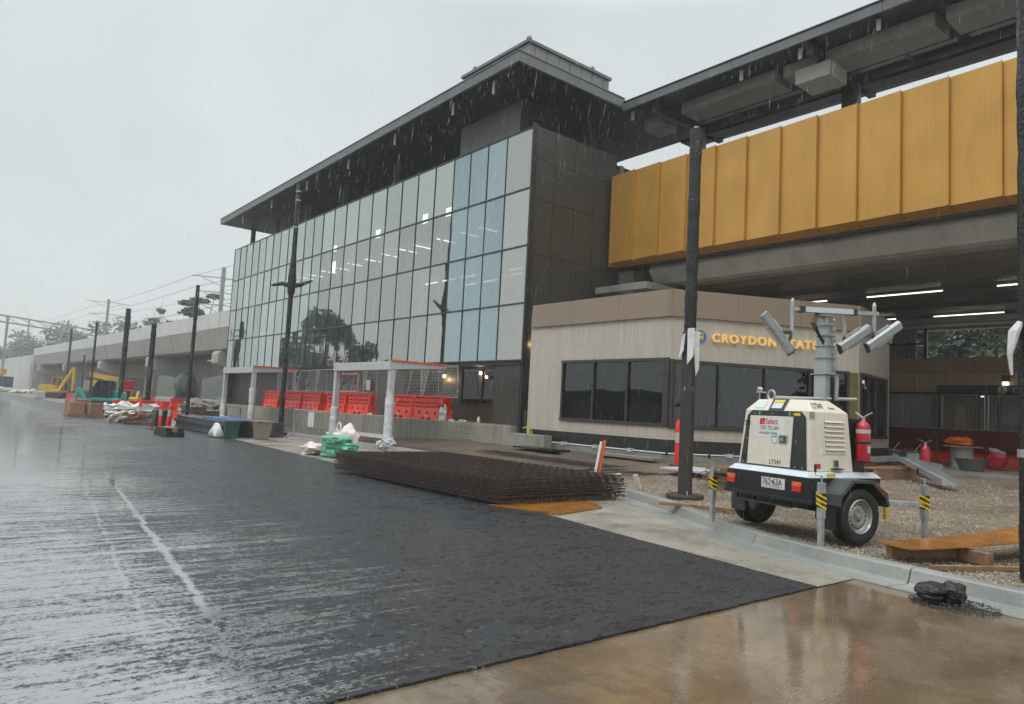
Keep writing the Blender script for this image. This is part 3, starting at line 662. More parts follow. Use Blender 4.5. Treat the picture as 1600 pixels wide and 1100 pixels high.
# olive end frame on face 2
f2=lambda u,dp,z:c1+d2*u-n2*dp+Vector((0,0,z))
MB().prism([(5.33,1.25),(5.60,1.25),(5.60,3.02),(5.33,3.02)],lambda a,b:f2(a,-.03,b),lambda a,b:f2(a,.0,b)).build('end_trim','olive',ki)
text('Cu',.2,c2+d3*.5+n3*.012+Vector((0,0,2.62)),d3,(0,0,1),'white','window_lettering',ki,.002)

# ---------------- rail bridge ----------------
GX=19.9
rbd=thing('rail_bridge','concrete rail overpass with folded gold perforated side panels','bridge',(GX,8,6.3))
for k in range(21):
    a=18.82-1.185*k; b=a-1.185
    g=MB()
    # face tapers slightly: each panel leans out at its left edge making a small step
    x0,x1=GX-.045,GX+.035
    g.add([(x0,b+.006,7.32),(x1,a-.006,7.32),(x1,a-.006,10.74),(x0,b+.006,10.74),(GX+.5,b+.006,7.16),(GX+.5,a-.006,7.16),(GX+.1,b+.006,10.74),(GX+.1,a-.006,10.74)],
      [(0,3,2,1),(0,1,5,4),(0,4,6,3),(2,7,5,1),(3,6,7,2)])
    g.bx(x0-.03,x0,b+.006,b+.022,7.32,10.76)
    g.build('gold_panel','gold',rbd)
bx('end_cap','gold',rbd,GX+.04,GX+.5,18.83,18.86,7.2,10.74)
bx('panel_back_wall','soffit',rbd,GX+.42,GX+.5,-6,18.8,7.1,10.3)
gd=MB(); gd.prism([(20.65,7.15),(20.60,6.95),(20.95,6.50),(21.15,6.42),(21.7,6.42),(21.7,7.15)],lambda x,z:(x,17.4,z),lambda x,z:(x,-30,z)); gd.build('edge_girder','viad2',rbd)
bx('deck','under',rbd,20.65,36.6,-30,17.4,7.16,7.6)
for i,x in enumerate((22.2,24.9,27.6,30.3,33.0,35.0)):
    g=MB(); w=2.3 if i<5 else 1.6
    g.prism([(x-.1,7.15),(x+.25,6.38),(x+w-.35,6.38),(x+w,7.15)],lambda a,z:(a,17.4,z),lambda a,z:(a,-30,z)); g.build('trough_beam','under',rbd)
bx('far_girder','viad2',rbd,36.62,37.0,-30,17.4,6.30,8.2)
for x,y0,y1 in ((26.2,9.4,11.9),(26.2,5.1,7.8),(26.2,13.4,15.9),(32.0,9.3,11.8),(32.0,13.3,15.9),(32,5,7.6),(26.2,.8,3.4),(32,.8,3.4)):
    o=bx('batten_light','tube',rbd,x,x+.06,y0,y1,6.25,6.28); bx('light_body','duct',o,x-.02,x+.11,y0-.02,y1+.02,6.292,6.33)
bx('abutment_wall','dark',rbd,20.4,30,17.5,18.0,.4,7.1)
bx('bearing_ledge','kerb',rbd,19.3,21.6,16.4,18.9,6.02,6.28,bevel=.02)
bx('dark_gap_fill','dark',rbd,20.4,30,17.42,18.9,7.0,10.2)  # added dark box, only blocks the bright sky gap below the gold panels
bx('pier','under',rbd,24.5,26.0,15.0,16.4,.4,6.3)
# platform canopy
cn=thing('platform_canopy','long grey platform canopy roof on black posts above the gold panels','canopy',(23.2,8,10))
cx0=20.1
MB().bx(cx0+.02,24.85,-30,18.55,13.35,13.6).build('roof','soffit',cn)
for k in range(10):
    y1=18.55-k*4.9; bx('fascia','fascia',cn,cx0-.06,cx0+.018,y1-4.89,y1,13.33,13.62)
bx('roof_flashing','soffit',cn,cx0-.09,cx0+.1,-30,18.5,13.63,13.68)
for k in range(9):
    y1=17.4-k*4.9
    bx('duct','duct',cn,21.05,22.15,y1-4.74,y1-.9 if k==0 else y1-.13,12.93,13.33,bevel=.01)
    bx('cable_tray','fascia',cn,22.7,22.95,y1-4.7,y1-.14,13.18,13.24)
bx('duct','duct',cn,21.2,22.1,17.55,18.4,12.8,13.33,bevel=.01)
for y in (17.2,11.05,4.9,-1.3,-7.4):
    bx('cross_beam','soffit',cn,20.3,24.6,y-.12,y+.12,12.98,13.34)
    cl=bx('column','fascia',cn,23.05,23.35,y-.19,y+.19,7.5,12.97); bx('column_cladding','bronze',cl,22.9,23.04,y-.26,y+.26,11.6,12.9)
    bx('longitudinal_strut','frame',cn,22.1,24.6,y-1.9,y-1.8,13.15,13.25)
bx('edge_beam','frame',cn,24.6,24.84,-30,18.4,13.22,13.34); bx('service_tray','soffit',cn,23.5,24.1,-30,18.4,12.98,13.1)
bx('equipment_box','ductw',cn,20.9,22.0,10.7,11.85,12.45,12.93,bevel=.01)
sg=MB().bx(21.5,21.55,17.5,18.0,11.2,11.45).build('exit_sign','exitm',cn); text('E',.001,(21.49,17.7,11.3),(0,-1,0),(0,0,1),'white','sign_figure',sg) if False else None
for y in (18.3,13.5,11.4,9.0): bx('bracket','ductw',cn,20.35,20.4,y-.06,y+.06,12.98,13.33)

# ---------------- back building under bridge ----------------
bb=thing('customer_building','brown timber clad customer service building under the bridge with black sign band','building',(30,10,.47))
for a,b in ((17,12.25),(12.25,9.6),(9.6,5),(5,-3)): bx('fascia_panel','brown',bb,29.86,30.0,b+.01,a-.01,3.76,4.32)
bx('batten_wall','batten',bb,29.9,30.0,10.9,17,3.03,3.75); bx('batten_wall','batten',bb,29.9,30.0,-3,10.895,3.31,3.75)
sgn=bx('sign_band','frame',bb,29.82,29.97,-3,10.88,3.0,3.30)
ic=MB(); ic.prism([(math.cos(t)*.15,math.sin(t)*.15) for t in ang],lambda a,b:(29.815,8.72-a,3.13+b),lambda a,b:(29.80,8.72-a,3.13+b)); ico=ic.build('info_icon','poster',sgn); text('i',.28,(29.796,8.755,3.04),(0,-1,0),(0,0,1),'black','icon_letter',ico,.001,.006)
letters('Customer service',.29,(29.81,8.42,3.03),(0,-1,0),(0,0,1),'poster','sign_letter',sgn,.002,.002,1,1)
bx('wall','interior' if False else 'duct',bb,30.4,30.5,11.1,17,.47,3.0); bx('back_wall','batten',bb,32.5,32.6,-3,17,.47,4.2); bx('soffit_panel','soffit',bb,30.0,32.5,-3,17,2.98,3.02)
for y,w in ((11.0,.25),(8.9,.1),(9.55,.08)): bx('post','frame',bb,30.0,30.15,y-w/2,y+w/2,.47,3.0)
bx('poster','poster',bb,30.36,30.395,12.0,12.6,1.5,2.6); bx('lit_panel','poster',bb,30.3,30.34,10.05,10.4,1.4,2.55); bx('poster','poster',bb,30.36,30.395,12.8,13.2,2.2,2.85)
bx('counter','cgrey',bb,31.0,31.6,7,9.2,.47,1.9)
bx('added_glow_strip','tube',bb,31.3,31.38,5.5,7.0,2.9,2.93); bx('added_glow_strip','tube',bb,31.3,31.38,11.8,13.2,2.9,2.93)  # glowing strips added to brighten the interior
dl=MB().lathe([(0,0),(.09,0),(.09,.03),(0,.03)],(31,9.75,2.93),12).build('downlight','tube',bb)
lamp=bx('wall_lantern','bronze',bb,29.66,29.84,8.5,8.7,3.42,3.66,bevel=.01); bx('lantern_glass','tube',lamp,29.68,29.82,8.52,8.68,3.30,3.418)
bx('small_box','duct',bb,29.78,29.86,11.0,11.14,3.9,4.02); bx('roof','soffit',bb,30,36,-3,17,4.2,4.3)
# clerestory structure on far side
cs=thing('clerestory_screen','dark framed clerestory window with pale corrugated sheet below far bridge edge','window screen',(36,12,4.3))
bx('corrugated_panel','corr',cs,35.9,36.0,14.0,18,4.0,6.3)
for y in (13.62,5.0): bx('mullion','frame',cs,35.85,36.0,y-.12,y+.02,4.2,6.3)
bx('transom','frame',cs,35.88,35.98,13.64,15.2,5.55,5.65)

# ---------------- viaduct ----------------
vd=thing('rail_viaduct','pale concrete rail viaduct curving away into the rain on crosshead piers','viaduct',(20,110,0))
P0,P1=Vector((20,50.0,0)),Vector((16.4,170,0))
def vp(t,off=0): 
    p=P0.lerp(P1,t); return Vector((p.x+off+1.0*math.sin(t*math.pi)*.3,p.y,0))
NS=24
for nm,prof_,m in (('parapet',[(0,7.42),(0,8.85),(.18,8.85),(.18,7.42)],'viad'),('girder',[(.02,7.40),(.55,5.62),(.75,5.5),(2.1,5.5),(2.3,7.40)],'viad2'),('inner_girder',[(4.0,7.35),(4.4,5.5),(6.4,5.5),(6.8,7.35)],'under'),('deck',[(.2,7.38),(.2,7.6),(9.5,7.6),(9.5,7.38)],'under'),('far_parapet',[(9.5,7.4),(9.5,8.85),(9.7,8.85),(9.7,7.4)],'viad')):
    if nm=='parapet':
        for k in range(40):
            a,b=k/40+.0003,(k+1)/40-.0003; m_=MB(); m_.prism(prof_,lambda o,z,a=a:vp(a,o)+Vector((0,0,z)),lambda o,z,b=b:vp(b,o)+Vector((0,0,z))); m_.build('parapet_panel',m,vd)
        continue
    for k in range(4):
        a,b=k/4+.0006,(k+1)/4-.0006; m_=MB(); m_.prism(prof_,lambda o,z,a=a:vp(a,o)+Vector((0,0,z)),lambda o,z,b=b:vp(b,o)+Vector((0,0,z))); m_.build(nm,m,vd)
for y in (66.5,89,114,140,165):
    t=(y-50)/120; p=vp(t)
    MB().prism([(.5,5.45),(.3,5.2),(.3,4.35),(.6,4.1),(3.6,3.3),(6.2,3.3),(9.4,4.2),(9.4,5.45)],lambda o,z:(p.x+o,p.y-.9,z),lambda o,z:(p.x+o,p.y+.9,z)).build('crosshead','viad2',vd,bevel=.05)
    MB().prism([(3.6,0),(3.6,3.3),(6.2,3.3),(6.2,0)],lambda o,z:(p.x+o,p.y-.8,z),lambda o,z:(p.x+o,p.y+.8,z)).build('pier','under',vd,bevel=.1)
MB().bx(16.6,26,170.2,171.5,0,7.3).build('abutment','viad2',vd)
for k in range(9):
    MB().prism([(171.6+k*8,0),(179.4+k*8,0),(179.4+k*8,7.6-.18*(k+1)),(171.6+k*8,7.6-.18*k)],lambda y,z:(16.4-.33*(y-170)*.35,y,z),lambda y,z:(16.8-.33*(y-170)*.35,y,z)).build('ramp_wall_panel','viad',vd)
bk=MB(); vs=[]; NB_=70
for i in range(NB_+1):
    y=20+i*5.2
    for j in range(9):
        t=j/8; x=52+26*t+6*noise.noise(Vector((y*.05,1,0))); vs.append((x,y,-.5+8.5*math.sin(min(1,t*1.6)*math.pi/2)*sm(34,52,y)*(1+.5*noise.noise(Vector((y*.13,t*3,0))))))
bk.add(vs,[(i*9+j,i*9+j+1,(i+1)*9+j+1,(i+1)*9+j) for i in range(NB_) for j in range(8)]); bk.build('embankment_hill','bankm' if 'bankm' in M else mat('scrub_covered_bank',(.035,.042,.026),.9,0,.4,.8,1,3,.4),smooth=True,kind='structure',origin=(0,0,0))
# overhead line structures
def mast(y,h,label,arms):
    p=vp((y-50)/120,3.4); t=thing('overhead_line_mast',label,'mast',(p.x,p.y,7.6),group='overhead line masts on the viaduct')
    MB().beam((p.x,p.y,7.5),(p.x,p.y,h),.34,.34).build('post','rail',t)
    for dz,L in arms:
        for sgn_ in (-1,1):
            MB().tube([(p.x,p.y,h-dz),(p.x+sgn_*L,p.y,h-dz-.15)],.05,6).tube([(p.x,p.y,h-dz-.9),(p.x+sgn_*L*.7,p.y,h-dz-.2)],.035,5).build('arm','rail',t)
mast(75.5,14.6,'nearest grey overhead line mast beside the dark conifer',[(1.1,3.0),(2.6,2.6),(3.9,2.6)])
mast(127,15.6,'middle grey overhead line mast in front of hazy trees',[(.4,3.0),(2.3,2.6),(3.6,2.6)])
mast(164,14,'furthest faint overhead line mast at the viaduct end',[(.6,3.0),(2.3,2.6)])
wr=thing('overhead_wires','thin overhead line wires strung along the viaduct masts','wires',(20,100,14))
for off,z0 in ((.5,13.3),(.5,12.1),(6.2,13.3),(6.2,11.8),(3.5,10.8)):
    pts=[]
    for k in range(40):
        y=51+k*4.2; s=((y-24)%51.5)/51.5; q=vp((y-50)/120,off); pts.append((q.x,q.y,z0+(y-75)*.012-1.2*4*s*(1-s)*.25))
    MB().tube(pts,.018,4).build('wire','wire',wr)
gt=thing('signal_gantry','hazy lattice gantry of grey steel spanning over the far tracks','gantry',(0,190,0))
gA=Vector((-16,150,15.2));gB=Vector((32,190,14.8)); 
for dz in (0,-1.3): MB().beam(gA+Vector((0,0,dz)),gB+Vector((0,0,dz)),.28,.28).build('chord','rail',gt)
for k in range(16):
    a=gA.lerp(gB,k/16);b=gA.lerp(gB,(k+1)/16); MB().beam(a,b+Vector((0,0,-1.3)),.1).build('lattice_brace','rail',gt)
for t in (.22,.42,.66): 
    q=gA.lerp(gB,t); MB().beam(q,(q.x,q.y,9.8),.25).build('dropper','rail',gt)
for t in (-.02,.58,1.0): 
    q=gA.lerp(gB,t); MB().beam(q,(q.x,q.y,0),.45).build('leg','rail',gt)

# ---------------- trees ----------------
def tree_parts(t,h,cr,seed,n,ls,leaf,th=.45,flat=.7,bare=False,clumps=16):
    rnd=random.Random(seed); X,Y,Z=t.location
    tm=MB(True); top=Vector((rnd.uniform(-.3,.3),rnd.uniform(-.3,.3),h*(th+.2))); r=h*.018+.05
    tm.tube([(0,0,-.2),(top.x*.4,top.y*.3,h*th*.6),(top.x,top.y,h*(th+.2))],[r*1.5,r,r*.5],8)
    cs_=[]; zc=h*(th+1)/2
    for k in range(clumps):
        for _ in range(20):
            v=Vector((rnd.uniform(-1,1),rnd.uniform(-1,1),rnd.uniform(-1,1)))
            if v.length<1: break
        c=Vector((v.x*cr,v.y*cr,zc+v.z*h*(1-th)*.5*.9)); k2=1-.35*max(0,v.z); c.x*=k2;c.y*=k2; cs_.append((c,rnd.uniform(.26,.46)*cr))
        tm.tube([(top.x*.5,top.y*.5,h*th*rnd.uniform(.6,1.1)),(c.x*.5,c.y*.5,(c.z+h*th)/2+.1*h*rnd.uniform(-.3,.3)),c],[r*.45,r*.28,r*.08],5)
        if bare:
            for q in range(14):
                e=c+Vector((rnd.gauss(0,1),rnd.gauss(0,1),rnd.gauss(.4,.8)))*cr*.35; tm.tube([c*.8+Vector((0,0,c.z*.2)),e],[r*.12,r*.04],4,cap=False)
    tm.build('trunk','bark',t)
    lm=MB(True)
    for k in range(n):
        c,rr_=cs_[rnd.randrange(len(cs_))]; d=Vector((rnd.gauss(0,1),rnd.gauss(0,1),rnd.gauss(0,1))).normalized()*rr_*rnd.random()**.4; d.z*=flat
        p=c+d; a=Vector((rnd.gauss(0,1),rnd.gauss(0,1),rnd.gauss(0,.6))).normalized(); b=a.orthogonal().normalized(); b=(b*math.cos(k)+a.cross(b)*math.sin(k)); s=ls*rnd.uniform(.6,1.4)
        lm.add([p-a*s,p+b*s*.5,p+a*s,p-b*s*.5],[(0,1,2,3)])
    if n: lm.build('crown',leaf,t)
def tree(x,y,h,cr,seed,label,n=2500,ls=.3,leaf='leafG',z=0,group=None,cat='tree',**k):
    t=thing('tree',label,cat,(x,y,z),0,group); tree_parts(t,h,cr,seed,n,ls,leaf,**k); return t
gv='hazy trees beyond the viaduct'
tree(36.5,131,21.5,5.0,1,'dark layered conifer rising over the viaduct beside the glass wall',3500,.35,'leafD',flat=.25,th=.3)
tree(36.6,160,19.8,3.3,2,'sparse bare crowned tree standing behind the viaduct parapet',1400,.3,'leafD',bare=True,th=.35)
far=[(34,185,19,6.5,3,'tall hazy gum tree left of the middle overhead line mast'),(45,190,18,7,4,'broad hazy tree right of the middle overhead line mast'),(56,200,19,6,5,'pale hazy tree between middle mast and bare tree'),(24,205,17,6.5,6,'hazy bushy tree behind the thin far lamp poles'),(10,240,17,8,7,'faint grey tree under the gantry middle'),(-2,250,16,8,8,'faint grey tree at left of the gantry dropper'),(-14,245,17,8,9,'faint grey tree at the left edge of the photo'),(22,260,18,8,10,'faint grey tree behind the far viaduct end'),(34,270,17,9,11,'faint grey tree at the back over the parapet'),(-28,255,18,9,12,'faint grey tree cut by the left frame')]
for x,y,h,c_,s,lb in far: tree(x*1.5,y*1.5,h*1.45,c_*1.6,s,lb,2600,.8,'leafG',group=gv,th=.18,clumps=22)
gu='green trees seen under the bridge'
for x,y,h,c_,s,lb in [(52,21,10.5,4.2,21,'green tree seen through clerestory right of the corrugated sheet'),(56,17,11,3.8,22,'green tree behind the clerestory mullion'),(53,13.5,11,4.2,23,'bushy green tree in the middle of the clerestory gap'),(62,23,12,4.5,24,'tall green tree furthest back under the bridge'),(58,17.5,9,4,25,'low green tree near the right pole under the bridge'),(66,18,10,4.5,27,'rounded green tree at the very back under the bridge')]: tree(x,y,h,c_,s,lb,6500,.27,'leafG',group=gu,th=.05,z=.4,clumps=26)
tree(47,11.3,9,2.4,26,'bare branched tree beside the white cloth under the bridge',0,.2,'leafD',bare=True,th=.3,z=.4)
# trees and sheds across the road, seen only as reflections in the glass
tree(-12,95,14.2,5.2,31,'tall spreading gum tree across the road mirrored in the curtain wall',4200,.30,'leafD',th=.3,flat=.6)
tree(-14,104,12,5,32,'broad gum tree behind the tallest one across the road',3000,.32,'leafD',th=.25)
tree(-12,83,9.2,3.4,33,'smaller gum tree right of the tall one in the reflection',2400,.26,'leafD',th=.3)
tree(-13,74,6,2.6,34,'low bush tree at the end of the mirrored tree row',1500,.24,'leafD',th=.1)
for k,(x,y) in enumerate([(-26,40),(-28,20),(-27,2),(-25,-20),(-16,150),(-15,170),(10,-40),(26,-42),(42,-36)]): tree(x,y,6+(k%3),3.6,40+k,'roadside tree %s seen only in window reflections'%['by the long shed','north of the shed door','south of the shed door','at the shed end','beside the far road','past the far road','behind the camera left','behind the camera middle','behind the camera right'][k],1400,.32,'leafD',th=.1)
sh=thing('long_shed','long low dark shed across the road mirrored in the kiosk windows','building',(-34,10,0))
bx('wall','cgrey',sh,-40,-34,-45,70,0,4.2); bx('roof','fascia',sh,-40.4,-33.4,-45.4,70.4,4.21,4.5)
for k in range(12): bx('door','duct',sh,-33.98,-33.93,-42+k*9.4,-38+k*9.4,0,3.2)
for i,(x,y) in enumerate(((-20,16),(-21,34),(-14,-18),(4,-32))):
    l=thing('street_lamp',['twin headed street lamp by the shed','single street lamp further along the shed','street lamp behind the camera at left','street lamp behind the camera at right'][i],'street lamp',(x,y,0),group='street lamps across the road')
    MB().tube([(x,y,0),(x,y,8)],.08,8).build('pole','rail',l); MB().beam((x-1.0,y,8),(x+1.0,y,8.1),.1).build('arm','rail',l); MB().bx(x+.8,x+1.5,y-.12,y+.12,8.02,8.14).build('lamp_head','rail',l); MB().bx(x-1.5,x-.8,y-.12,y+.12,8.02,8.14).build('lamp_head','rail',l)

G_R=(8.37, 2.21)
# ---------------- wrapped lamp poles ----------------
gp='lamp poles wrapped in black plastic'
def wrapped(x,y,z0,h,r,seed,lean=(0,0),n=40):
    rnd=random.Random(seed); pts=[];rs=[]
    for k in range(n+1):
        z=z0+(h-z0)*k/n; pts.append((x+lean[0]*k/n,y+lean[1]*k/n,z)); rs.append(r*(1+.16*noise.noise(Vector((seed,z*3.1,0)))+.10*noise.noise(Vector((seed,z*11,5)))))
    return MB().tube(pts,rs,10)
def pole(x,y,zb,h,r,lb,seed,split=None,base=True,arms=None,tape=None,sq=True):
    p=thing('lamp_pole',lb,'pole',(x,y,zb),group=gp)
    if split: MB().box((x,y,(zb+split)/2),(r*1.9,r*1.9,split-zb),.3).build('bare_pole','polem',p,bevel=.012); wrapped(x,y,split,h,r*1.02,seed).build('plastic_wrap','wrap',p,True)
    else: wrapped(x,y,zb,h,r,seed,n=60).build('plastic_wrap','wrap',p,True)
    if base:
        MB().lathe([(0,.05),(r*3,.05),(r*3.1,.02),(r*3.1,-.05)],(x,y,zb),16).build('base_plate','polem',p)
        b=MB()
        for a,c in ((1,1),(1,-1),(-1,1),(-1,-1)): b.tube([(x+a*r*1.8,y+c*r*1.8,zb),(x+a*r*1.8,y+c*r*1.8,zb+.12)],.014,6)
        b.build('anchor_bolts','steel',p)
    for z in (tape or []): MB().lathe([(r*1.12,z-.02),(r*1.12,z+.02)],(x,y,0),12).build('tape_band','pipe',p)
    if arms:
        m=MB(); z=arms
        m.tube([(x,y,z-.45),(x,y,z-.3),(x,y,z+.1),(x,y,z+1.3)],[r*1.0,r*1.5,r*1.8,r*1.08],10); m.tube([(x-.75,y+.35,z-.05),(x-.35,y+.2,z+.08),(x,y,z)],[.05,.1,.13],7); m.tube([(x+.85,y-.2,z+.35),(x+.4,y-.1,z+.12),(x,y,z)],[.04,.1,.13],7); m.build('wrapped_arms','wrap',p,True)
    return p
p=pole(10.40,7.80,.16,6.74,.105,'tall lamp pole in front of the station sign, bare below and wrapped above',1,split=3.05)
MB().lathe([(.112,2.0),(.112,2.07)],(10.4,7.8,0),4).build('tape_band','steel',p)
fl=MB(); 
for a,zt,zb_ in ((-.6,3.1,2.45),(.15,3.05,2.25),(-1.5,3.0,2.55)):
    c,s_=math.cos(a-2.2),math.sin(a-2.2); fl.add([(10.4+c*.13,7.8+s_*.13,zt),(10.4+c*.13-s_*.13,7.8+s_*.13+c*.13,zt),(10.4+c*.21-s_*.03,7.8+s_*.21+c*.03,zb_),(10.4+c*.15-s_*.12,7.8+s_*.15+c*.12,zb_+.15)],[(0,1,3,2)])
fl.build('torn_cloth','cloth',p)
MB().lathe([(.045,0),(.045,.07),(0,.07)],(10.4,7.8,6.72),8).build('cut_top','pipe',p)
p=pole(12.0,30.13,.12,10.95,.105,'tallest wrapped lamp pole standing between the two bus shelters',2,arms=6.4,tape=[9.0,10.2,10.6])
pole(12.95,47.8,.1,8.4,.12,'wrapped lamp pole in front of the near overhead line mast',3)
pole(11.5,51.8,.1,6.0,.17,'short thick wrapped pole behind the red and white bollards',4)
pole(11.75,61.5,.1,7.8,.19,'thick wrapped pole beside the dark red cabinet',5)
pole(15,95,.1,9.25,.13,'thin distant wrapped pole right of the yellow excavator',6)
pole(15.8,119.5,.1,9.9,.15,'thinnest distant wrapped pole above the yellow excavator arm',7)
pole(17.5,118,.1,6.2,.12,'short hazy pole under the viaduct behind the tank',8,base=False)
PRX,PRY=G_R; p=pole(PRX,PRY,.13,9.5,.10,'wrapped lamp pole cut by the right frame edge with white cloth',9,split=None,base=False)
fl=MB()
fl.tube([(PRX-.08,PRY+.06,2.62),(PRX-.13,PRY+.10,2.52),(PRX-.15,PRY+.13,2.3),(PRX-.13,PRY+.12,2.1)],[.03,.05,.025,.012],7); fl.build('tied_cloth','cloth',p,True)
MB().lathe([(.115,1.30),(.115,1.38)],(PRX,PRY,0),12).build('tape_band','steel',p)
# slim street light under the viaduct
t=thing('site_light_post','slim dark post with small round white lamp under the viaduct','street lamp',(13.8,62,0)); MB().tube([(13.8,62,0),(13.8,62,4.2)],.06,6).build('post','wire',t); MB().blob((13.8,62,4.25),(.14,.14,.12),1,0).build('lamp_globe','white',t,True)

# ---------------- bus shelters ----------------
def shelter(ya,yb,lb,gr):
    x=11.85; t=thing('bus_shelter',lb,'bus shelter',(x,(ya+yb)/2,.1),group=gr)
    for y in (ya,yb):
        MB().bx(x-.09,x+.09,y-.09,y+.09,.12,2.62).build('post','grey',t,bevel=.01)
        wrapped(x,y,.12,1.9 if y==ya else 1.3,.15,int(y)+3,n=30).build('plastic_wrap','steelw',t,True)
        MB().blob((x,y,.22),(.24,.24,.2),int(y),.5,3).build('crumpled_wrap','cloth',t)
        MB().prism([(x-.13,2.62),(x+2.1,2.82),(x+2.1,2.90),(x-.13,2.92)],lambda a,z,y=y:(a,y-.09,z),lambda a,z,y=y:(a,y+.09,z)).build('roof_arm','grey',t,bevel=.01)
    bx('header_beam','grey',t,x-.12,x+.10,ya+.1,yb-.1,2.62,2.90,bevel=.01)
    bx('roof_sheet','grey',t,x+.1,x+2.05,ya+.1,yb-.1,2.80,2.84)
    bx('roof_edge_trim','rededge',t,x-.1,x+2.12,ya-.115,ya-.092,2.90,2.96); bx('roof_edge_trim','rededge',t,x-.1,x+2.12,yb+.092,yb+.11,2.90,2.96)
    MB().beam((x,ya,.42),(x,yb,.42),.09,.12).build('bottom_rail','steelw',t)
    bx('base_block','kerb',t,x-.2,x+.2,ya-.2,ya+.2,.02,.14)
shelter(20.72,24.72,'nearer white wrapped bus shelter frame with orange roof edge','bus shelter frames')
shelter(33.4,37.4,'farther white wrapped bus shelter frame left of tallest pole','bus shelter frames')

# ---------------- barriers ----------------
def barrier_mesh(L=1.98,m='red'):
    t=thing('water_barrier','', 'barrier',(0,0,0))
    b=MB(True); h=L/2
    fy=lambda s:(lambda u,d,z:(s*(.255-.075*min(1,z/.5)-d),u*(1 if s<0 else 1),z))
    for s in (-1,1):
        f0=lambda u,d,z,s=s:(s*(.27-.09*min(1,z/.48)-d),u,z)
        holed(b,-h,h,0,.48,[(-.62,-.49,.23,.36),(-.065,.065,.23,.36),(.49,.62,.23,.36),(-.32,-.10,.0,.13),(.10,.32,.0,.13)],f0,.12)
        f1=lambda u,d,z,s=s:(s*(.18-d),u,z)
        holed(b,-h+.02,h-.02,.48,.95,[(-h+.10,h-.10,.50,.54),(-h+.10,h-.10,.64,.70),(-h+.10,h-.10,.83,.895),(-.05,.05,.575,.61),(-.58,-.49,.75,.785),(-.045,.045,.75,.785),(.49,.58,.75,.785)],f1,.11)
    b.bx(-.18,.18,-h+.021,h-.021,.949,.955)
    b.prism([(-.265,.002),(.265,.002),(.178,.48),(.178,.95),(-.178,.95),(-.178,.48)],lambda a,z:(a,-h+.021,z),lambda a,z:(a,-h+.022,z)); b.prism([(-.265,.002),(.265,.002),(.178,.48),(.178,.95),(-.178,.95),(-.178,.48)],lambda a,z:(a,h-.022,z),lambda a,z:(a,h-.021,z))
    b.build('body',m,t)
    for s in (-1,1):
        e=MB(True)
        for z in (.50,.63,.76,.89): e.bx(-.19,.19,s*(h-.02),s*(h+.04),z-.04,z+.03)
        e.bx(-.26,.26,s*(h-.02),s*(h+.03),.03,.42); e.build('hinge_lugs',m,t)
    lb=MB(True).bx(-.246,-.242,-.09,.09,.15,.24).build('label_plate','ductw',t)
    return t
BM=barrier_mesh(); first=True
gb='red plastic barriers standing on the retaining wall'
bl=[(15.08,39.0,'far left barrier on the wall, behind the tallest pole'),(15.08,36.0,'second barrier group left half, right of the tallest pole'),(15.08,33.75,'second barrier group right half, right of the tallest pole'),(15.08,31.0,'barrier just left of the nearer bus shelter post'),(15.08,28.75,'barrier framed inside the nearer bus shelter'),(15.08,25.2,'barrier behind the right post of the nearer bus shelter'),(15.08,23.15,'rightmost barrier on the wall, with torn white bag on it')]
for i,(x,y,l) in enumerate(bl):
    l='bright red-orange water barrier, '+l
    if i==0: BM.location=(x,y,1.0 if False else .94); BM['label']=l; BM['group']=gb; o=BM
    else: o=dup(BM,(x,y,.94),None,l,gb)
# mesh fence panels fixed above barriers
gf_='mesh fence panels above the red barriers'
def fence_panel(ya,yb,z0,z1,x,lb,g=gf_,tilt=0,leg=True):
    t=thing('mesh_fence_panel',lb,'fence panel',(x,(ya+yb)/2,z0),group=g)
    f=MB(); P=[(x,ya,z0),(x+tilt,ya-.0,z1),(x+tilt,yb,z1),(x,yb,z0)]
    for a,b in zip(P,P[1:]+P[:1]): f.tube([a,b],.02,6)
    f.tube([(x,(ya+yb)/2,z0),(x+tilt,(ya+yb)/2,z1)],.014,5); f.build('frame','steel',t)
    m=MB(); n=int(abs(yb-ya)/.11); k=int((z1-z0)/.055)
    for i in range(1,n): 
        y=ya+(yb-ya)*i/n; m.beam((x,y,z0),(x+tilt,y,z1),.006)
    for i in range(1,k): 
        s=i/k; m.beam((x+tilt*s,ya,z0+(z1-z0)*s),(x+tilt*s,yb,z0+(z1-z0)*s),.009)
    m.build('mesh_infill','steel',t)
    if leg:
        c=MB(); 
        for yy in (ya,yb): c.bx(x-.04,x+.04,yy-.06,yy+.02,z0+.2,z0+.26)
        c.build('clamp','steel',t)
Y=[21.35,23.9,26.4,28.9,31.4,33.9,36.4,38.9]
nm=['rightmost panel, lit by warm wall lamps','second panel from right end','third panel from right, beside the shelter post','fourth panel from right, seen in the nearer shelter','fifth panel from right, left of the nearer shelter','sixth panel from right, before the orange frame','leftmost panel, beside the tallest pole']
for i,(a,b) in enumerate(zip(Y,Y[1:])): fence_panel(a+.04,b-.04,1.86 if i!=2 else 1.0,3.0,15.15 if i else 15.0,'grey wire mesh fence, '+nm[i],tilt=.18 if i%2 else -.05)
cb=MB(); pts=[(14.85,26.4-k*.09,1.75-.55*math.sin(math.pi*k/12)) for k in range(13)]; cb.tube(pts,.012,5); cb.tube([(14.85,27.4+k*2,1.93+.05*(k%2)) for k in range(6)],.01,4); cb.build('hanging_cable','pipe',label='pale cable looped between the red barriers',cat='cable')
sg_=MB().bx(14.98,15.0,28.0,28.35,2.05,2.5).build('paper_notice','ductw',label='grey paper notice hung on the mesh fence in the nearer shelter',cat='sign')
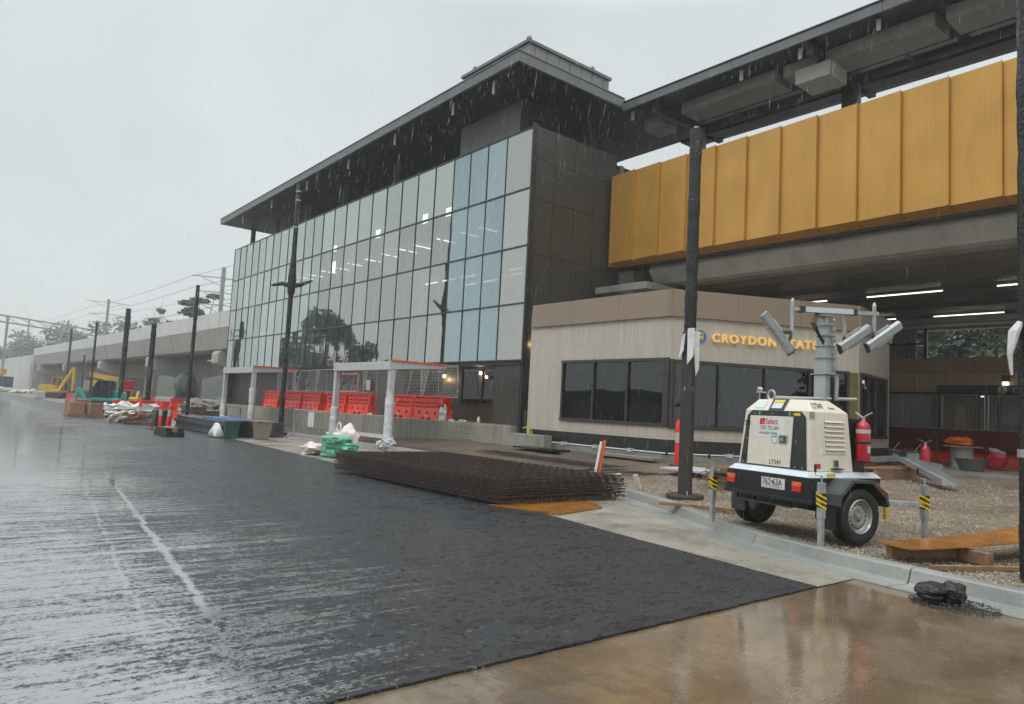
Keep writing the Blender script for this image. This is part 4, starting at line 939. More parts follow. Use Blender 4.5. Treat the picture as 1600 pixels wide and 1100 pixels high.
# orange scissor frame behind
sc_=thing('access_platform','orange framed access platform behind the mesh fence under the glass wall','access platform',(16,32.3,.93))
f=MB()
for y in (31.1,33.4): f.tube([(16.0,y,.95),(16.0,y,2.85)],.045,6)
for z in (1.4,2.0,2.85): f.tube([(16.0,31.1,z),(16.0,33.4,z)],.04,6)
f.tube([(16,31.1,1.4),(16,33.4,2.0)],.03,6).build('guard_frame','orange',sc_); bx('platform','cgrey',sc_,15.8,16.4,31.2,33.3,.95,1.35)
bg_=MB().blob((14.9,22.12,1.22),(.17,.12,.30),3,.4,2.2).build('torn_bag','cloth',label='white torn bag slumped against the right end barrier',cat='bag',smooth=True); MB().blob((14.88,22.2,1.48),(.15,.12,.10),4,.3,2).build('red_flap','redp',bg_,True)
for k,(y,s,lb) in enumerate(((21.0,.09,'small white rubble lump on the wall top near the torn bag'),(20.4,.12,'flat pale board offcut lying on the wall top'),(19.5,.06,'small upright white bottle standing on the wall top'),(27.0,.1,'white rubble lump on the wall between barriers'))):
    m=MB(); 
    if k==2: m.lathe([(0,0),(.05,0),(.055,.03),(.055,.16),(.025,.2),(.025,.24),(0,.24)],(14.6,y,1.0),10)
    else: m.blob((14.55,y,1.03),(s*.8,s*2,s*.45),k+9,.4,3)
    m.build('bottle' if k==2 else 'rubble_lump','pipe',label=lb,cat='bottle' if k==2 else 'rubble')
tb=MB().beam((14.6,20.9,1.02),(14.62,17.8,1.02),.14,.03).build('timber_plank','wood',label='thin timber plank lying along the wall top at its right end',cat='plank')
# rebar starter grid leaning on wall
g=MB()
for k in range(4): g.tube([(14.05,19.4+k*.24,.3),(14.36,19.55+k*.24,1.12)],.007,5)
for z in (.45,.65,.85): g.tube([(14.08+(z-.3)*.38,19.2,z),(14.08+(z-.3)*.38,20.5,z)],.007,5)
g.build('rebar_grid','rebar',label='small rebar grid leaning against the retaining wall right end',cat='rebar')
for k in range(2): MB().bx(15.6,15.7,17.62+k*.6,17.72+k*.6,.5,1.55).build('stub_post','polem',label='%s short dark stub post in the gap between wall and kiosk corner'%['right hand','left hand'][k],cat='post',group='stub posts in the gap beside the kiosk')
pg=MB(); 
for k in range(3): pg.tube([(14.6,16.7+k*.08,.8),(14.55,16.75+k*.1,1.0),(14.5,16.8+k*.14,1.08-.05*k)],.012,5)
pg.build('cable_tails','yel',label='yellow and green cable tails sprouting beside the stub posts',cat='cable')

# ---------------- rebar mesh stack ----------------
random.seed(4)
gr_='rusty reinforcing mesh sheets in the stack'
base=None; NSH=17
rm=MB(True); Lx,Ly=2.85,5.55
nx=int(Lx/.2);ny=int(Ly/.1)
for i in range(nx+1): rm.beam((i*Lx/nx,-.04,0),(i*Lx/nx,Ly+.04,0),.012)
for j in range(ny//2+1): rm.beam((-.025,j*Ly/(ny//2),.009),(Lx+.025,j*Ly/(ny//2),.009),.010)
for k in range(NSH):
    z=.06+k*.0225
    o_=['bottom sheet','second sheet from the bottom','third sheet from the bottom','fourth sheet from the bottom','fifth sheet from the bottom','sixth sheet from the bottom','seventh sheet from the bottom','eighth sheet from the bottom','middle sheet','eighth sheet from the top','seventh sheet from the top','sixth sheet from the top','fifth sheet from the top','fourth sheet from the top','third sheet from the top','second sheet from the top','topmost sheet'][k]
    lb='rusty steel reinforcing mesh, '+o_+' of the big stack'
    if base is None: base=rm.build('reinforcing_mesh_sheet','rebar',label=lb,cat='mesh sheet',group=gr_); o=base
    else: o=base.copy(); C.objects.link(o); o['label']=lb
    o.location=(7.08+random.uniform(-.03,.03),8.80+random.uniform(-.09,.09),z); o.rotation_euler=(0,0,R(random.uniform(-.3,.3)+1.0))
for i,(x,lb) in enumerate(((7.5,'left'),(8.7,'middle'),(9.7,'right'))): MB().bx(x-.05,x+.05,8.8,14.2,.01,.055).build('timber_bearer','wood',label='timber bearer under the %s side of the reinforcing mesh stack'%lb,cat='timber',group='bearers under the mesh stack')
pw=MB(); pw.prism([(6.95,8.9),(7.35,7.75),(8.6,8.05),(9.1,8.9)],lambda a,b:(a,b,.012),lambda a,b:(a,b,.030)); pw.build('plywood_sheet','ply',label='wet plywood sheet lying under the front of the mesh stack',cat='plywood')
# loose mesh lying beyond
lm=MB()
for i in range(16): lm.beam((11.9+i*.15,11.5,.30),(12.3+i*.15,16.5,.27),.012)
for j in range(26): lm.beam((11.9+j*.016,11.5+j*.2,.315),(14.2+j*.016,11.5+j*.2,.315),.012)
lm.build('reinforcing_mesh_sheet','rebar',label='loose rusty mesh sheet lying on the ground behind the big stack',cat='mesh sheet')
mc=MB().bx(13.6,14.2,14.6,16.4,.42,.47).bx(13.5,13.7,14.3,15.2,.47,.50).build('black_cover_plates','black',label='thin black cover plates lying by the wall beyond the mesh',cat='plates')

# ---------------- items near kerb ----------------
def bollard(x,y,z,lb,lean=(0,0),h=1.1,g='red and white plastic bollards'):
    t=thing('bollard',lb,'bollard',(x,y,z),group=g); T=Matrix.Translation((x,y,z))@Matrix.Rotation(lean[0],4,'X')@Matrix.Rotation(lean[1],4,'Y')
    def L(pr,m,n): 
        b=MB(); b.M=T; b.lathe(pr,(0,0,0),14); return b.build(n,m,t,True)
    L([(0,0.03),(.075,.03),(.07,.55),(0,.55)],'redn','lower_tube'); L([(.0,.552),(.071,.552),(.069,.80),(0,.80)],'ductw','reflective_band'); L([(0,.802),(.073,.802),(.068,1.0),(.06,1.02),(.045,1.03),(.045,1.07),(.035,h),(0,h)],'redn','cap')
    L([(0,.03),(.19,.03),(.2,.0),(0,0)],'black','rubber_base'); return t
M['redn']=mat('neon_red_plastic',(.85,.03,.035),.32,0,.05,5)
bollard(14.05,10.78,gz(14.05,10.78),'single red and white bollard just left of the tall pole')
bollard(7.75,36.2,.0,'leftmost red bollard, beside the timber pile',(0,.02))
bollard(8.9,38.0,.0,'red bollard just behind the black crate of the mat stack')
bollard(7.42,31.0,.02,'left one of the close pair of red bollards on a black base')
bollard(7.62,30.7,.02,'leaning right one of the close pair of red bollards',(.02,.07))
bx('rubber_block','black',None,7.0,7.9,30.4,31.2,.002,.06,label='flat black rubber block under the close bollard pair',cat='rubber block')
st_=thing('marker_stake','orange faced white timber marker stake leaning behind the mesh stack','stake',(11.65,11.0,.2))
MB().beam((11.62,11.02,.2),(11.72,10.97,.95),.07,.025).build('orange_face','rededge',st_); MB().beam((11.54,11.06,.2),(11.66,11.02,.92),.06,.02).build('white_face','white',st_)
for i,(x,y,lb) in enumerate(((10.35,9.2,'left'),(10.55,8.95,'right'))): MB().beam((x,y,.15),(x-.08,y+.05,.42),.09,.05,upv=(1,0,0)).build('pipe_offcut','pipe',label='white pipe offcut at mesh stack corner, %s one'%lb,cat='pipe',group='white offcuts at the mesh stack corner')
MB().box((9.45,6.85,.165),(.13,1.15,.05),R(28)).build('timber_plank','wood',label='brown timber plank lying on gravel behind the kerb by the tall pole',cat='plank',bevel=.004)
MB().bx(12.55,13.7,8.9,10.1,.40,.44).build('steel_cover_plate','grey',label='grey steel cover plate with pink mark behind the tall pole',cat='plate',bevel=.004)
MB().box((12.9,8.2,.33),(1.0,.7,.03),.5).build('steel_cover_plate','grey',label='dark edged flat plate right of the tall pole on gravel',cat='plate')
MB().bx(14.0,14.5,11.5,13.6,.44,.50).build('foam_strip','mustard' if 'mustard' in M else 'beige',label='tan curved board strip lying against the kiosk footing',cat='board')
random.seed(9)
cl=MB()
for k in range(46):
    r=random.uniform(.25,.62); cx_,cy_=12.6+random.uniform(-.5,.5),8.05+random.uniform(-.3,.35); z=.34+.2*random.random()
    pts=[(cx_+r*math.cos(t)*1.3,cy_+r*math.sin(t)*.8,z+.06*math.sin(t*2+k)) for t in [6.28*q/14+k for q in range(12)]]
    cl.tube(pts,.009,4)
cl.build('wire_coil','rust' if 'rust' in M else mat('rusty_tie_wire',(.22,.11,.06),.6,0,.3,10),label='tangled coil of rusty tie wire on gravel behind the trailer',cat='wire coil')
g=MB()
for k in range(30): 
    a=random.uniform(-.5,.5); x=10.9+random.random()*2;y=10+random.random()*1.6; g.tube([(x,y,.27),(x+1.0*math.cos(a),y+1.0*math.sin(a),.29)],.008,4)
g.build('loose_rebar','rebar',label='scattered rusty bars on the gravel beyond the orange stake',cat='rebar')
# plywood ramp on timbers (right)
pr=MB(); vs=[];N=14
A,B=Vector((8.12,3.38,0)),Vector((10.9,2.55,0)); dv=(B-A).normalized(); wv=Vector((-dv.y,dv.x,0))
for i in range(N+1):
    t=i/N; c=A+dv*(B-A).length*t; z=.27+.02*t+.17*t*t
    w0=-.42 if t>.0 else -.40
    for w,dz in ((-.36,0),(.30,0),(.30,.016),(-.36,.016)): vs.append(c+wv*(w+(.25*(1-t) if w<0 else .0)-.1)+Vector((0,0,z+dz)))
fs=[(i*4+a,(i+1)*4+a,(i+1)*4+(a+1)%4,i*4+(a+1)%4) for i in range(N) for a in range(4)]+[(0,1,2,3),(N*4+3,N*4+2,N*4+1,N*4)]
pr.add(vs,fs).build('plywood_sheet','ply',smooth=True,label='bowed wet orange plywood sheet propped on timbers at right',cat='plywood')
MB().box((8.62,3.22,.20),(.95,.10,.10),R(-30)).build('timber_bearer','wood',label='timber block under left end of the bowed plywood',cat='timber',bevel=.004)
MB().box((8.85,2.85,.20),(.10,.35,.13),R(-20)).build('timber_block','wood',label='short timber block under middle of the bowed plywood',cat='timber',bevel=.004)
MB().box((10.45,2.6,.24),(.1,.5,.16),R(-20)).build('timber_block','wood',label='timber block under right end of the bowed plywood',cat='timber',bevel=.004)
MB().box((8.6,2.62,.145),(1.4,.05,.04),R(-30)).build('timber_strip','wood',label='thin timber strip lying along the kerb back at right',cat='timber')
te=MB(); te.beam((12.4,8.0,.24),(14.6,5.2,.27),.05,.14); te.beam((14.6,5.2,.27),(16.4,4.6,.36),.05,.14); te.build('timber_edging','wood',label='long timber edging board crossing the gravel behind the trailer',cat='timber')
# asphalt lump
lu=thing('asphalt_lump','black broken asphalt lump sitting in loose crumbs in front of the kerb','asphalt lump',(7.12,2.55,0))
MB().blob((7.06,2.60,.10),(.16,.12,.07),5,.14,1.7,26,18,sq=.72).blob((7.16,2.48,.10),(.115,.10,.085),8,.16,1.8,22,16,sq=.75).build('lump','lump',lu)
cr_=MB(); random.seed(7)
for k in range(1500):
    a=random.random()*6.28;r=.36*random.random()**.7; x=7.12+r*math.cos(a)*.85+.02;y=2.46+r*math.sin(a); s=random.uniform(.004,.012); z=.004+s*.4+max(0,.02*(1-r/.2))
    cr_.add([(x+s,y,z),(x,y+s,z),(x-s,y,z),(x,y-s,z),(x,y,z+s)],[(0,1,4),(1,2,4),(2,3,4),(3,0,4)])
cr_.build('crumbs','lump',lu,kind='stuff')

# ---------------- lighting tower trailer ----------------
tr_=thing('lighting_tower_trailer','cream mobile lighting tower trailer with black frame, folded jacks and silver mast','lighting trailer',(8.30,4.98,.13),R(-13))
ZB=-.13  # local z = world z + ZB
def L(): b=MB(True); b.M=Matrix.Translation((0,0,ZB)); return b
def lb(name,m,x0,x1,y0,y1,z0,z1,parent=None,bevel=.004,**k): return L().bx(x0,x1,y0,y1,z0,z1).build(name,m,parent or tr_,bevel=bevel,**k)
# chassis
ch=L(); ch.bx(0.02,1.25,-.66,.66,.62,.885); ch.bx(.1,1.2,-.55,.55,.5,.62); ch.build('chassis','black',tr_,bevel=.01)
lb('rear_bumper','black',-.02,.04,-.72,.68,.60,.885)
lb('bumper_lip','black',-.06,.03,-.73,.69,.585,.625)
s1=L(); s1.prism([(-.66,.89),(.66,.89),(.60,.955),(-.60,.955)],lambda y,z:(-.02 if z<.9 else .05,y,z),lambda y,z:(.10,y,z)); s1.build('rear_strip','strip',tr_)
s2=L(); s2.prism([(.0,.89),(1.25,.89),(1.19,.955),(.06,.955)],lambda x,z:(x,-.67 if z<.9 else -.605,z),lambda x,z:(x,-.55,z)); s2.build('side_strip','strip',tr_)
# canopy body (bevelled box)
cp=L()
zb,zs_,zt=.955,1.675,1.82
b0=[(.085,-.585),(.84,-.585),(.84,.585),(.085,.585)]; b1=[(.14,-.53),(.80,-.53),(.80,.53),(.14,.53)]; b2=[(.24,-.40),(.62,-.40),(.62,.40),(.24,.40)]
vs=[(x,y,zb) for x,y in b0]+[(x,y,zs_) for x,y in b1]+[(x,y,zt) for x,y in b2]
cp.add(vs,[(0,3,2,1),(8,9,10,11)]+[(i,(i+1)%4,4+(i+1)%4,4+i) for i in range(4)]+[(4+i,4+(i+1)%4,8+(i+1)%4,8+i) for i in range(4)])
can=cp.build('canopy','cream',tr_,bevel=.012)
def rear(y,z,o=0): # on rear face
    if z<=zs_: return (.085+(z-zb)/(zs_-zb)*.055-o,y,z)
    return (.14+(z-zs_)/(zt-zs_)*.10-o,y,z+o)
def rp_(name,m,poly,o0,o1,par=tr_,bev=0): b=L(); b.prism(poly,lambda y,z:rear(y,z,o0),lambda y,z:rear(y,z,o1)); return b.build(name,m,par,bevel=bev)
def side(x,z,o=0):
    k=(z-zb)/(zs_-zb)
    if z<=zs_: return (x,-.585+k*.055-o,z)
    return (x,-.53+(z-zs_)/(zt-zs_)*.13-o*.7,z+o*.7)
def sp_(name,m,poly,o0,o1,par=tr_,bev=0): b=L(); b.prism([(p[0],p[1]) for p in poly],lambda x,z:side(x,z,o0),lambda x,z:side(x,z,o1)); return b.build(name,m,par,bevel=bev)
fr=rp_('rear_frame','black',[(-.54,.965),(-.475,1.60),(-.40,1.67),(.40,1.67),(.475,1.60),(.54,.965)],.002,.012)
dr=rp_('rear_door','cream',[(-.30,.975),(-.30,1.60),(.41,1.60),(.41,.975)],.013,.028,bev=.004)
for z in (1.06,1.50): 
    b=L(); x,_,_=rear(0,z,.03); b.bx(x-.018,x+.012,.41,.455,z-.035,z+.035); b.bx(x-.022,x-.018,.455,.47,z-.03,z-.015); b.bx(x-.022,x-.018,.455,.47,z+.015,z+.03); b.build('hinge','black',dr)
b=L(); x=rear(0,1.32,.03)[0]; b.bx(x-.012,x+.005,-.24,-.11,1.26,1.37); ltc=b.build('latch','rim',dr,bevel=.004); L().bx(x-.016,x-.0125,-.225,-.125,1.275,1.355).build('latch_recess','cgrey',ltc); L().bx(x-.026,x-.017,-.19,-.14,1.29,1.335).build('latch_knob','rim',ltc)
rd=(0,-1,0)
def rt_(s,size,y,z,m,name,par,o=.0295,sx=1,off=0,ext=.0006):
    q=rear(y,z,o); u=Vector(rear(y,z+.1,o))-Vector(q); return text(s,size,(q[0],q[1],q[2]+ZB),rd,u,m,name,par,ext,off,sx,local=True)
lab=rp_('company_label','white',[(-.17,1.335),(-.17,1.585),(.25,1.585),(.25,1.335)],.0285,.0290,dr)
lm_=L(); 
def q4(y0,y1,z0,z1,o,mi): lm_.prism([(y0,z0),(y1,z0),(y1,z1),(y0,z1)],lambda y,z:rear(y,z,o),lambda y,z:rear(y,z,o+.0006),mi)
q4(.145,.235,1.49,1.57,.0292,0); q4(.15,.188,1.495,1.53,.0300,1); q4(.192,.23,1.532,1.566,.0300,2); lm_.build('logo_square',['tred','orange','lampR'],lab)
rt_('Select',.105,.135,1.498,'tred','logo_text',lab,sx=.80,off=.0015); rt_('1300 752 684',.073,.235,1.425,'text','phone_text',lab,sx=.80); rt_('selectplant.com.au',.055,.235,1.37,'text','web_text',lab,sx=.74)
rt_('LT347',.075,.03,1.0,'text','fleet_number',dr,off=.001)
gs_=L(); gs_.prism([(math.cos(t)*.055,math.sin(t)*.065) for t in ang],lambda a,b:rear(-.03+a,1.315+b,.0285),lambda a,b:rear(-.03+a,1.315+b,.0292)); gs_.prism([(math.cos(t)*.045,math.sin(t)*.055) for t in ang],lambda a,b:rear(-.03+a,1.315+b,.0293),lambda a,b:rear(-.03+a,1.315+b,.0298),1); gs_.prism([(-.03,-.008),(.03,-.008),(.03,.008),(-.03,.008)],lambda a,b:rear(-.03+a,1.34+b,.0299),lambda a,b:rear(-.03+a,1.34+b,.0303),0); gs_.build('round_sticker',['greenl','white'],dr)
for y in (.27,-.23): 
    b=L(); b.prism([(math.cos(t)*.022,math.sin(t)*.024) for t in ang],lambda a,c:rear(y+a,1.635+c,.012),lambda a,c:rear(y+a,1.635+c,.0135)); b.build('green_dot_sticker','greenl',fr)
rp_('yellow_sticker','yel',[(-.395,1.615),(-.395,1.65),(-.30,1.65),(-.30,1.615)],.0125,.014,fr)
bo=L()
for y,z in [(.34,1.632),(.05,1.632),(-.28,1.632),(-.37,.99),(-.48,.99),(.48,.99),(.50,1.0),(.35,.985),(-.36,1.3),(.45,1.3)]: bo.prism([(math.cos(t)*.009,math.sin(t)*.009) for t in ang[::4]],lambda a,c:rear(y+a,z+c,.012),lambda a,c:rear(y+a,z+c,.017))
bo.build('screws','rim',fr)
# black band over the top
bb_=rp_('top_band','black',[(-.12,1.67),(-.12,1.818),(.13,1.818),(.13,1.67)],.002,.010,can); rp_('band_label','strip',[(-.08,1.69),(-.08,1.76),(.09,1.76),(.09,1.69)],.0105,.012,bb_); rp_('band_yellow','yel',[(-.08,1.765),(-.08,1.80),(.09,1.80),(.09,1.765)],.0105,.012,bb_)
rp_('roof_sticker','white',[(.22,1.70),(.22,1.80),(.38,1.80),(.38,1.70)],.003,.0045,can)
# side: louvres
lv=sp_('louvre_panel','cream',[(.33,1.17),(.73,1.17),(.72,1.60),(.33,1.60)],.001,.008)
for k in range(7):
    z=1.215+k*.056; sp_('louvre_slot','black',[(.36,z-.008),(.70,z-.008),(.70,z+.010),(.36,z+.010)],.0085,.0095,lv)
    b=L(); b.prism([(.36,z+.010),(.70,z+.010),(.70,z+.018),(.36,z+.018)],lambda x,zz:side(x,zz,.008),lambda x,zz:side(x,zz-.012,.026)); b.build('louvre_blade','cream',lv)
sp_('side_sticker','rim',[(.12,1.58),(.21,1.58),(.21,1.67),(.12,1.67)],.001,.002,can)
sp_('red_sticker','redp',[(.16,.99),(.27,.99),(.27,1.05),(.16,1.05)],.001,.002,can)
hn=sp_('side_latch','rim',[(.49,1.0),(.58,1.0),(.58,1.10),(.49,1.10)],.001,.012,bev=.002); sp_('latch_hole','cgrey',[(.505,1.02),(.565,1.02),(.565,1.09),(.505,1.09)],.0125,.0135,hn); b=L(); b.bx(.44,.62,-.63,-.59,.985,1.0); b.build('latch_shelf','black',hn)
text('LT347',.12,Vector(side(.23,1.715,.004))+Vector((0,0,ZB)),(1,0,0),Vector(side(.2,1.79))-Vector(side(.2,1.70)),'text','fleet_number',can,.001,.001,.62,local=True)
text('Select',.05,Vector(side(.50,1.715,.004))+Vector((0,0,ZB)),(1,0,0),Vector(side(.2,1.79))-Vector(side(.2,1.70)),'tred','logo_text',can,.001,.0,.9,local=True)
yl=L(); yl.bx(.27,.42,-.675,-.672,.905,.945); yl.build('yellow_label','yel',tr_)
# front black panel, extinguisher
lb('control_cabinet','black',.85,1.15,-.50,.50,.955,1.62)
# chrome lifting eye and bar
ey=L(); ey.tube([(.34+.0,.28+.06*math.cos(t),1.88+.06*math.sin(t)) for t in [6.4*k/16 for k in range(17)]],.016,8); ey.tube([(.34,.22,1.85),(.75,.05,1.86),(1.35,-.22,1.88)],.022,8); ey.build('lifting_eye','rim',tr_,True)
an=L(); an.tube([(.4,.55,1.80),(.4,.55,1.93)],.006,6); an.tube([(.4,.55,1.93),(.39,.53,1.98)],.035,8); an.bx(.37,.45,.48,.58,1.915,1.93); an.build('sensor','ductw',tr_)
# lamps, plate
for y in (.585,-.50):
    o=lb('tail_lamp','lampR',-.045,-.021,y-.065,y+.065,.71,.775,bevel=.002); L().bx(-.045,-.021,y-.065,y+.065,.777,.825).build('indicator_lens','lampA',o)
np_=lb('number_plate','white',-.03,-.021,-.31,.06,.705,.835,bevel=.001)
text('762 63A',.115,(-.0315,.045,.745+ZB),rd,(0,0,1),'text','plate_characters',np_,.0008,.0015,.80,local=True)
text('VICTORIA - THE EDUCATION STATE',.022,(-.0315,.035,.718+ZB),rd,(0,0,1),'text','plate_slogan',np_,.0004,0,.85,local=True)
L().prism([(-.095,.80),(-.145,.80),(-.12,.765)],lambda y,z:(-.0305,y,z),lambda y,z:(-.0315,y,z)).build('plate_triangle','text',np_)
lb('step_frame','cgrey',-.02,.02,-.40,.52,.50,.515); 
b=L()
for y in (-.38,-.1,.2,.5): b.bx(-.01,.015,y-.01,y+.01,.50,.60)
b.build('step_struts','black',tr_)
lb('mud_flap','cgrey',.18,.20,.55,.80,.33,.56); lb('mud_flap','black',.20,.22,-.86,-.62,.30,.62); lb('skirt','black',.2,1.1,-.60,-.57,.40,.62)
# fenders
def fender(s):
    ya,yb=(-.93,-.66) if s<0 else (.66,.93); X0=.60
    pts=[(X0-.43,.60),(X0-.40,.72),(X0-.20,.885),(X0+.17,.885),(X0+.40,.72),(X0+.46,.60)]; inn=[(x+(.03 if x<X0 else -.03),z-.03) for x,z in pts]
    b=L()
    for i in range(5):
        b.prism([pts[i],pts[i+1],inn[i+1],inn[i]],lambda x,z:(x,ya,z),lambda x,z:(x,yb,z))
    b.build('fender','cgrey' if s<0 else 'black',tr_)
fender(-1);fender(1)
# wheels
def wheel(yc,s):
    b=L(); r=.33; c=(.60,yc,.13+r)
    b.lathe([(.205,-.09),(.24,-.105),(.30,-.108),(.322,-.095),(.33,-.075),(.33,-.035),(.322,-.032),(.322,-.025),(.33,-.022),(.33,.022),(.322,.025),(.322,.032),(.33,.035),(.33,.075),(.322,.095),(.30,.108),(.24,.105),(.205,.09)],c,40,'y')
    ty=b.build('wheel','rubber',tr_,True)
    q=L(); o=s
    q.lathe([(.208,o*.088),(.196,o*.10),(.190,o*.092),(.182,o*.055),(.168,o*.045),(.160,o*.040),(.118,o*.062),(.095,o*.066),(.07,o*.052),(.045,o*.050),(.04,o*.085),(.0,o*.088)],c,36,'y'); q.lathe([(.205,-o*.09),(.19,0),(.16,o*.03),(0,o*.03)],c,24,'y')
    rm_=q.build('rim','rim',ty,True)
    h=L()
    for k in range(16):
        t=2*math.pi*k/16; h.box((c[0]+.139*math.cos(t),c[1]+o*.054,c[2]+.139*math.sin(t)),(.022,.008,.018),0)
    h.build('vent_holes','black',rm_)
    n=L()
    for k in range(5): t=2*math.pi*k/5; n.lathe([(.011,0),(.011,o*.02),(0,o*.02)],(c[0]+.058*math.cos(t),c[1]+o*.053,c[2]+.058*math.sin(t)),8,'y')
    n.build('wheel_nuts','steel',rm_)
wheel(-.79,-1); wheel(.79,1)
L().tube([(.60,-.7,.46),(.60,.7,.46)],.03,8).build('axle','black',tr_)
# jacks
def stripes(b,x,y,z0,z1,w,n=4):
    for k in range(n):
        za=z0+(z1-z0)*k/n; hh=(z1-z0)/n
        b.add([(x,y-w,za),(x,y+w,za+hh*.8),(x,y+w,za+hh*1.6 if k<n-1 else z1),(x,y-w,za+hh*.8)],[(0,1,2,3),(3,2,1,0)],k%2)
def jack(x,y,lb_,zt_=.86,foot=.15):
    b=L(); b.bx(x-.035,x+.035,y-.035,y+.035,.45,zt_); jo=b.build('stabiliser_jack','steel',tr_,bevel=.004,label=lb_)
    L().bx(x-.027,x+.027,y-.027,y+.027,foot-.02,.448).build('inner_leg','steel',jo,bevel=.003)
    q=L(); q.bx(x-.038,x+.038,y-.038,y+.038,.58,.74,0); stripes(q,x-.0395,y,.58,.74,.036); q.build('hazard_sticker',['black','yel'],jo)
    q2=L()
    for k in range(3): q2.add([(x-.0405,y-.038,.585+k*.055),(x-.0405,y+.038,.615+k*.055),(x-.0405,y+.038,.64+k*.055),(x-.0405,y-.038,.61+k*.055)],[(0,1,2,3)]); 
    for k in range(3): q2.add([(x-.038,y-.0405,.585+k*.055),(x+.038,y-.0405,.555+k*.055),(x+.038,y-.0405,.58+k*.055),(x-.038,y-.0405,.61+k*.055)],[(0,1,2,3)])
    q2.build('yellow_stripes','yel',jo)
    h=L(); h.tube([(x,y,zt_),(x,y,zt_+.08)],.012,6); h.build('screw','steel',jo); hh=L(); hh.tube([(x,y,zt_+.07),(x-.0,y+.09,zt_+.075),(x,y+.09,zt_+.16)],.006,6); hh.build('crank','steel',jo); L().tube([(x,y+.09,zt_+.11),(x,y+.09,zt_+.19)],.014,8).build('crank_grip','black',jo)
    return jo
jack(-.06,-.88,'right rear galvanised stabiliser jack'); jack(-.06,.90,'left rear stabiliser jack')
j3=jack(1.42,-1.12,'right front stabiliser jack on its arm',.86)
L().beam((.95,-.70,.62),(1.40,-1.09,.62),.06,.06).build('outrigger_beam','steel',tr_,bevel=.004)
L().beam((-.06,-.84,.78),(.02,-.62,.78),.05,.05).build('jack_bracket','black',tr_); L().beam((-.06,.86,.78),(.02,.66,.78),.05,.05).build('jack_bracket','black',tr_)
db=L(); db.beam((1.2,.0,.62),(2.3,.0,.55),.08,.08); db.build('drawbar','steel',tr_)
# small bits on side
L().lathe([(.0,-.675),(.028,-.675),(.028,-.66)],(.20,0,.80),14,'y').build('side_marker','lampA',tr_); L().lathe([(.0,-.675),(.028,-.675),(.028,-.66)],(1.18,0,.80),14,'y').build('side_marker','lampA',tr_)
lb('white_tag','white',.05,.11,-.672,-.668,.66,.77,bevel=0); b=L(); b.lathe([(.0,-.675),(.03,-.675),(.03,-.67)],(.08,0,.60),16,'y'); b.build('blue_tag','blue',tr_)
hk=L(); hk.tube([(1.22,-.66,.78),(1.32,-.70,.70),(1.34,-.70,.62)],.012,6); hk.build('red_hook','redp',tr_); L().bx(1.18,1.215,-.78,-.75,.40,.60).build('yellow_strap','yel',tr_)
cc=L(); 
for k in range(6): cc.tube([(1.2+.012*math.cos(t),-.77,.36-.045*k+.02*math.sin(t)) for t in [6.3*q/8 for q in range(9)]],.004,4)
cc.build('chain','steel',tr_)
# mast
ms=L()
secs=[(.115,1.8,1.96),(.105,1.8,2.20),(.095,2.20,2.42),(.085,2.42,2.58),(.076,2.58,2.72),(.068,2.72,2.86),(.06,2.86,2.98)]
mxx,myy=1.03,.02
ms.bx(mxx-.10,mxx+.10,myy-.09,myy+.09,.9,2.18); 
for w,a,b_ in secs[2:]: ms.bx(mxx-w,mxx+w,myy-w,myy+w,a,b_-.012)
mo=ms.build('mast','mastgrey' if 'mastgrey' in M else mat('mast_silver_grey',(.42,.45,.445),.4,.3,.12,6),tr_,bevel=.004)
for w,a,b_ in secs[1:]: L().bx(mxx-w-.022,mxx+w+.022,myy-w-.022,myy+w+.022,b_-.012,b_+.002).build('mast_collar','rim',mo)
br=L()
for w,a,b_ in secs[1:]: br.bx(mxx+w*.2,mxx+w*.8,myy-w-.045,myy-w,a+.05,b_-.03); br.tube([(mxx+w*.5,myy-w-.04,a+.06),(mxx+w*.5,myy-w-.055,b_-.05)],.02,8)
br.build('pulley_brackets','steel',mo)
lb('mast_guide','black',mxx+.0,mxx+.12,myy-.14,myy-.095,1.75,2.16,mo)
cbl=L(); random.seed(3)
for k in range(4): cbl.tube([(mxx-.06-.02*k,myy+.05,3.02),(mxx-.16-.03*k,myy+.03,2.88),(mxx-.13+.02*k,myy-.02,2.72-.04*k),(mxx-.07,myy-.05,2.62-.05*k)],.007,5)
cbl.build('cable_loops','black',mo)
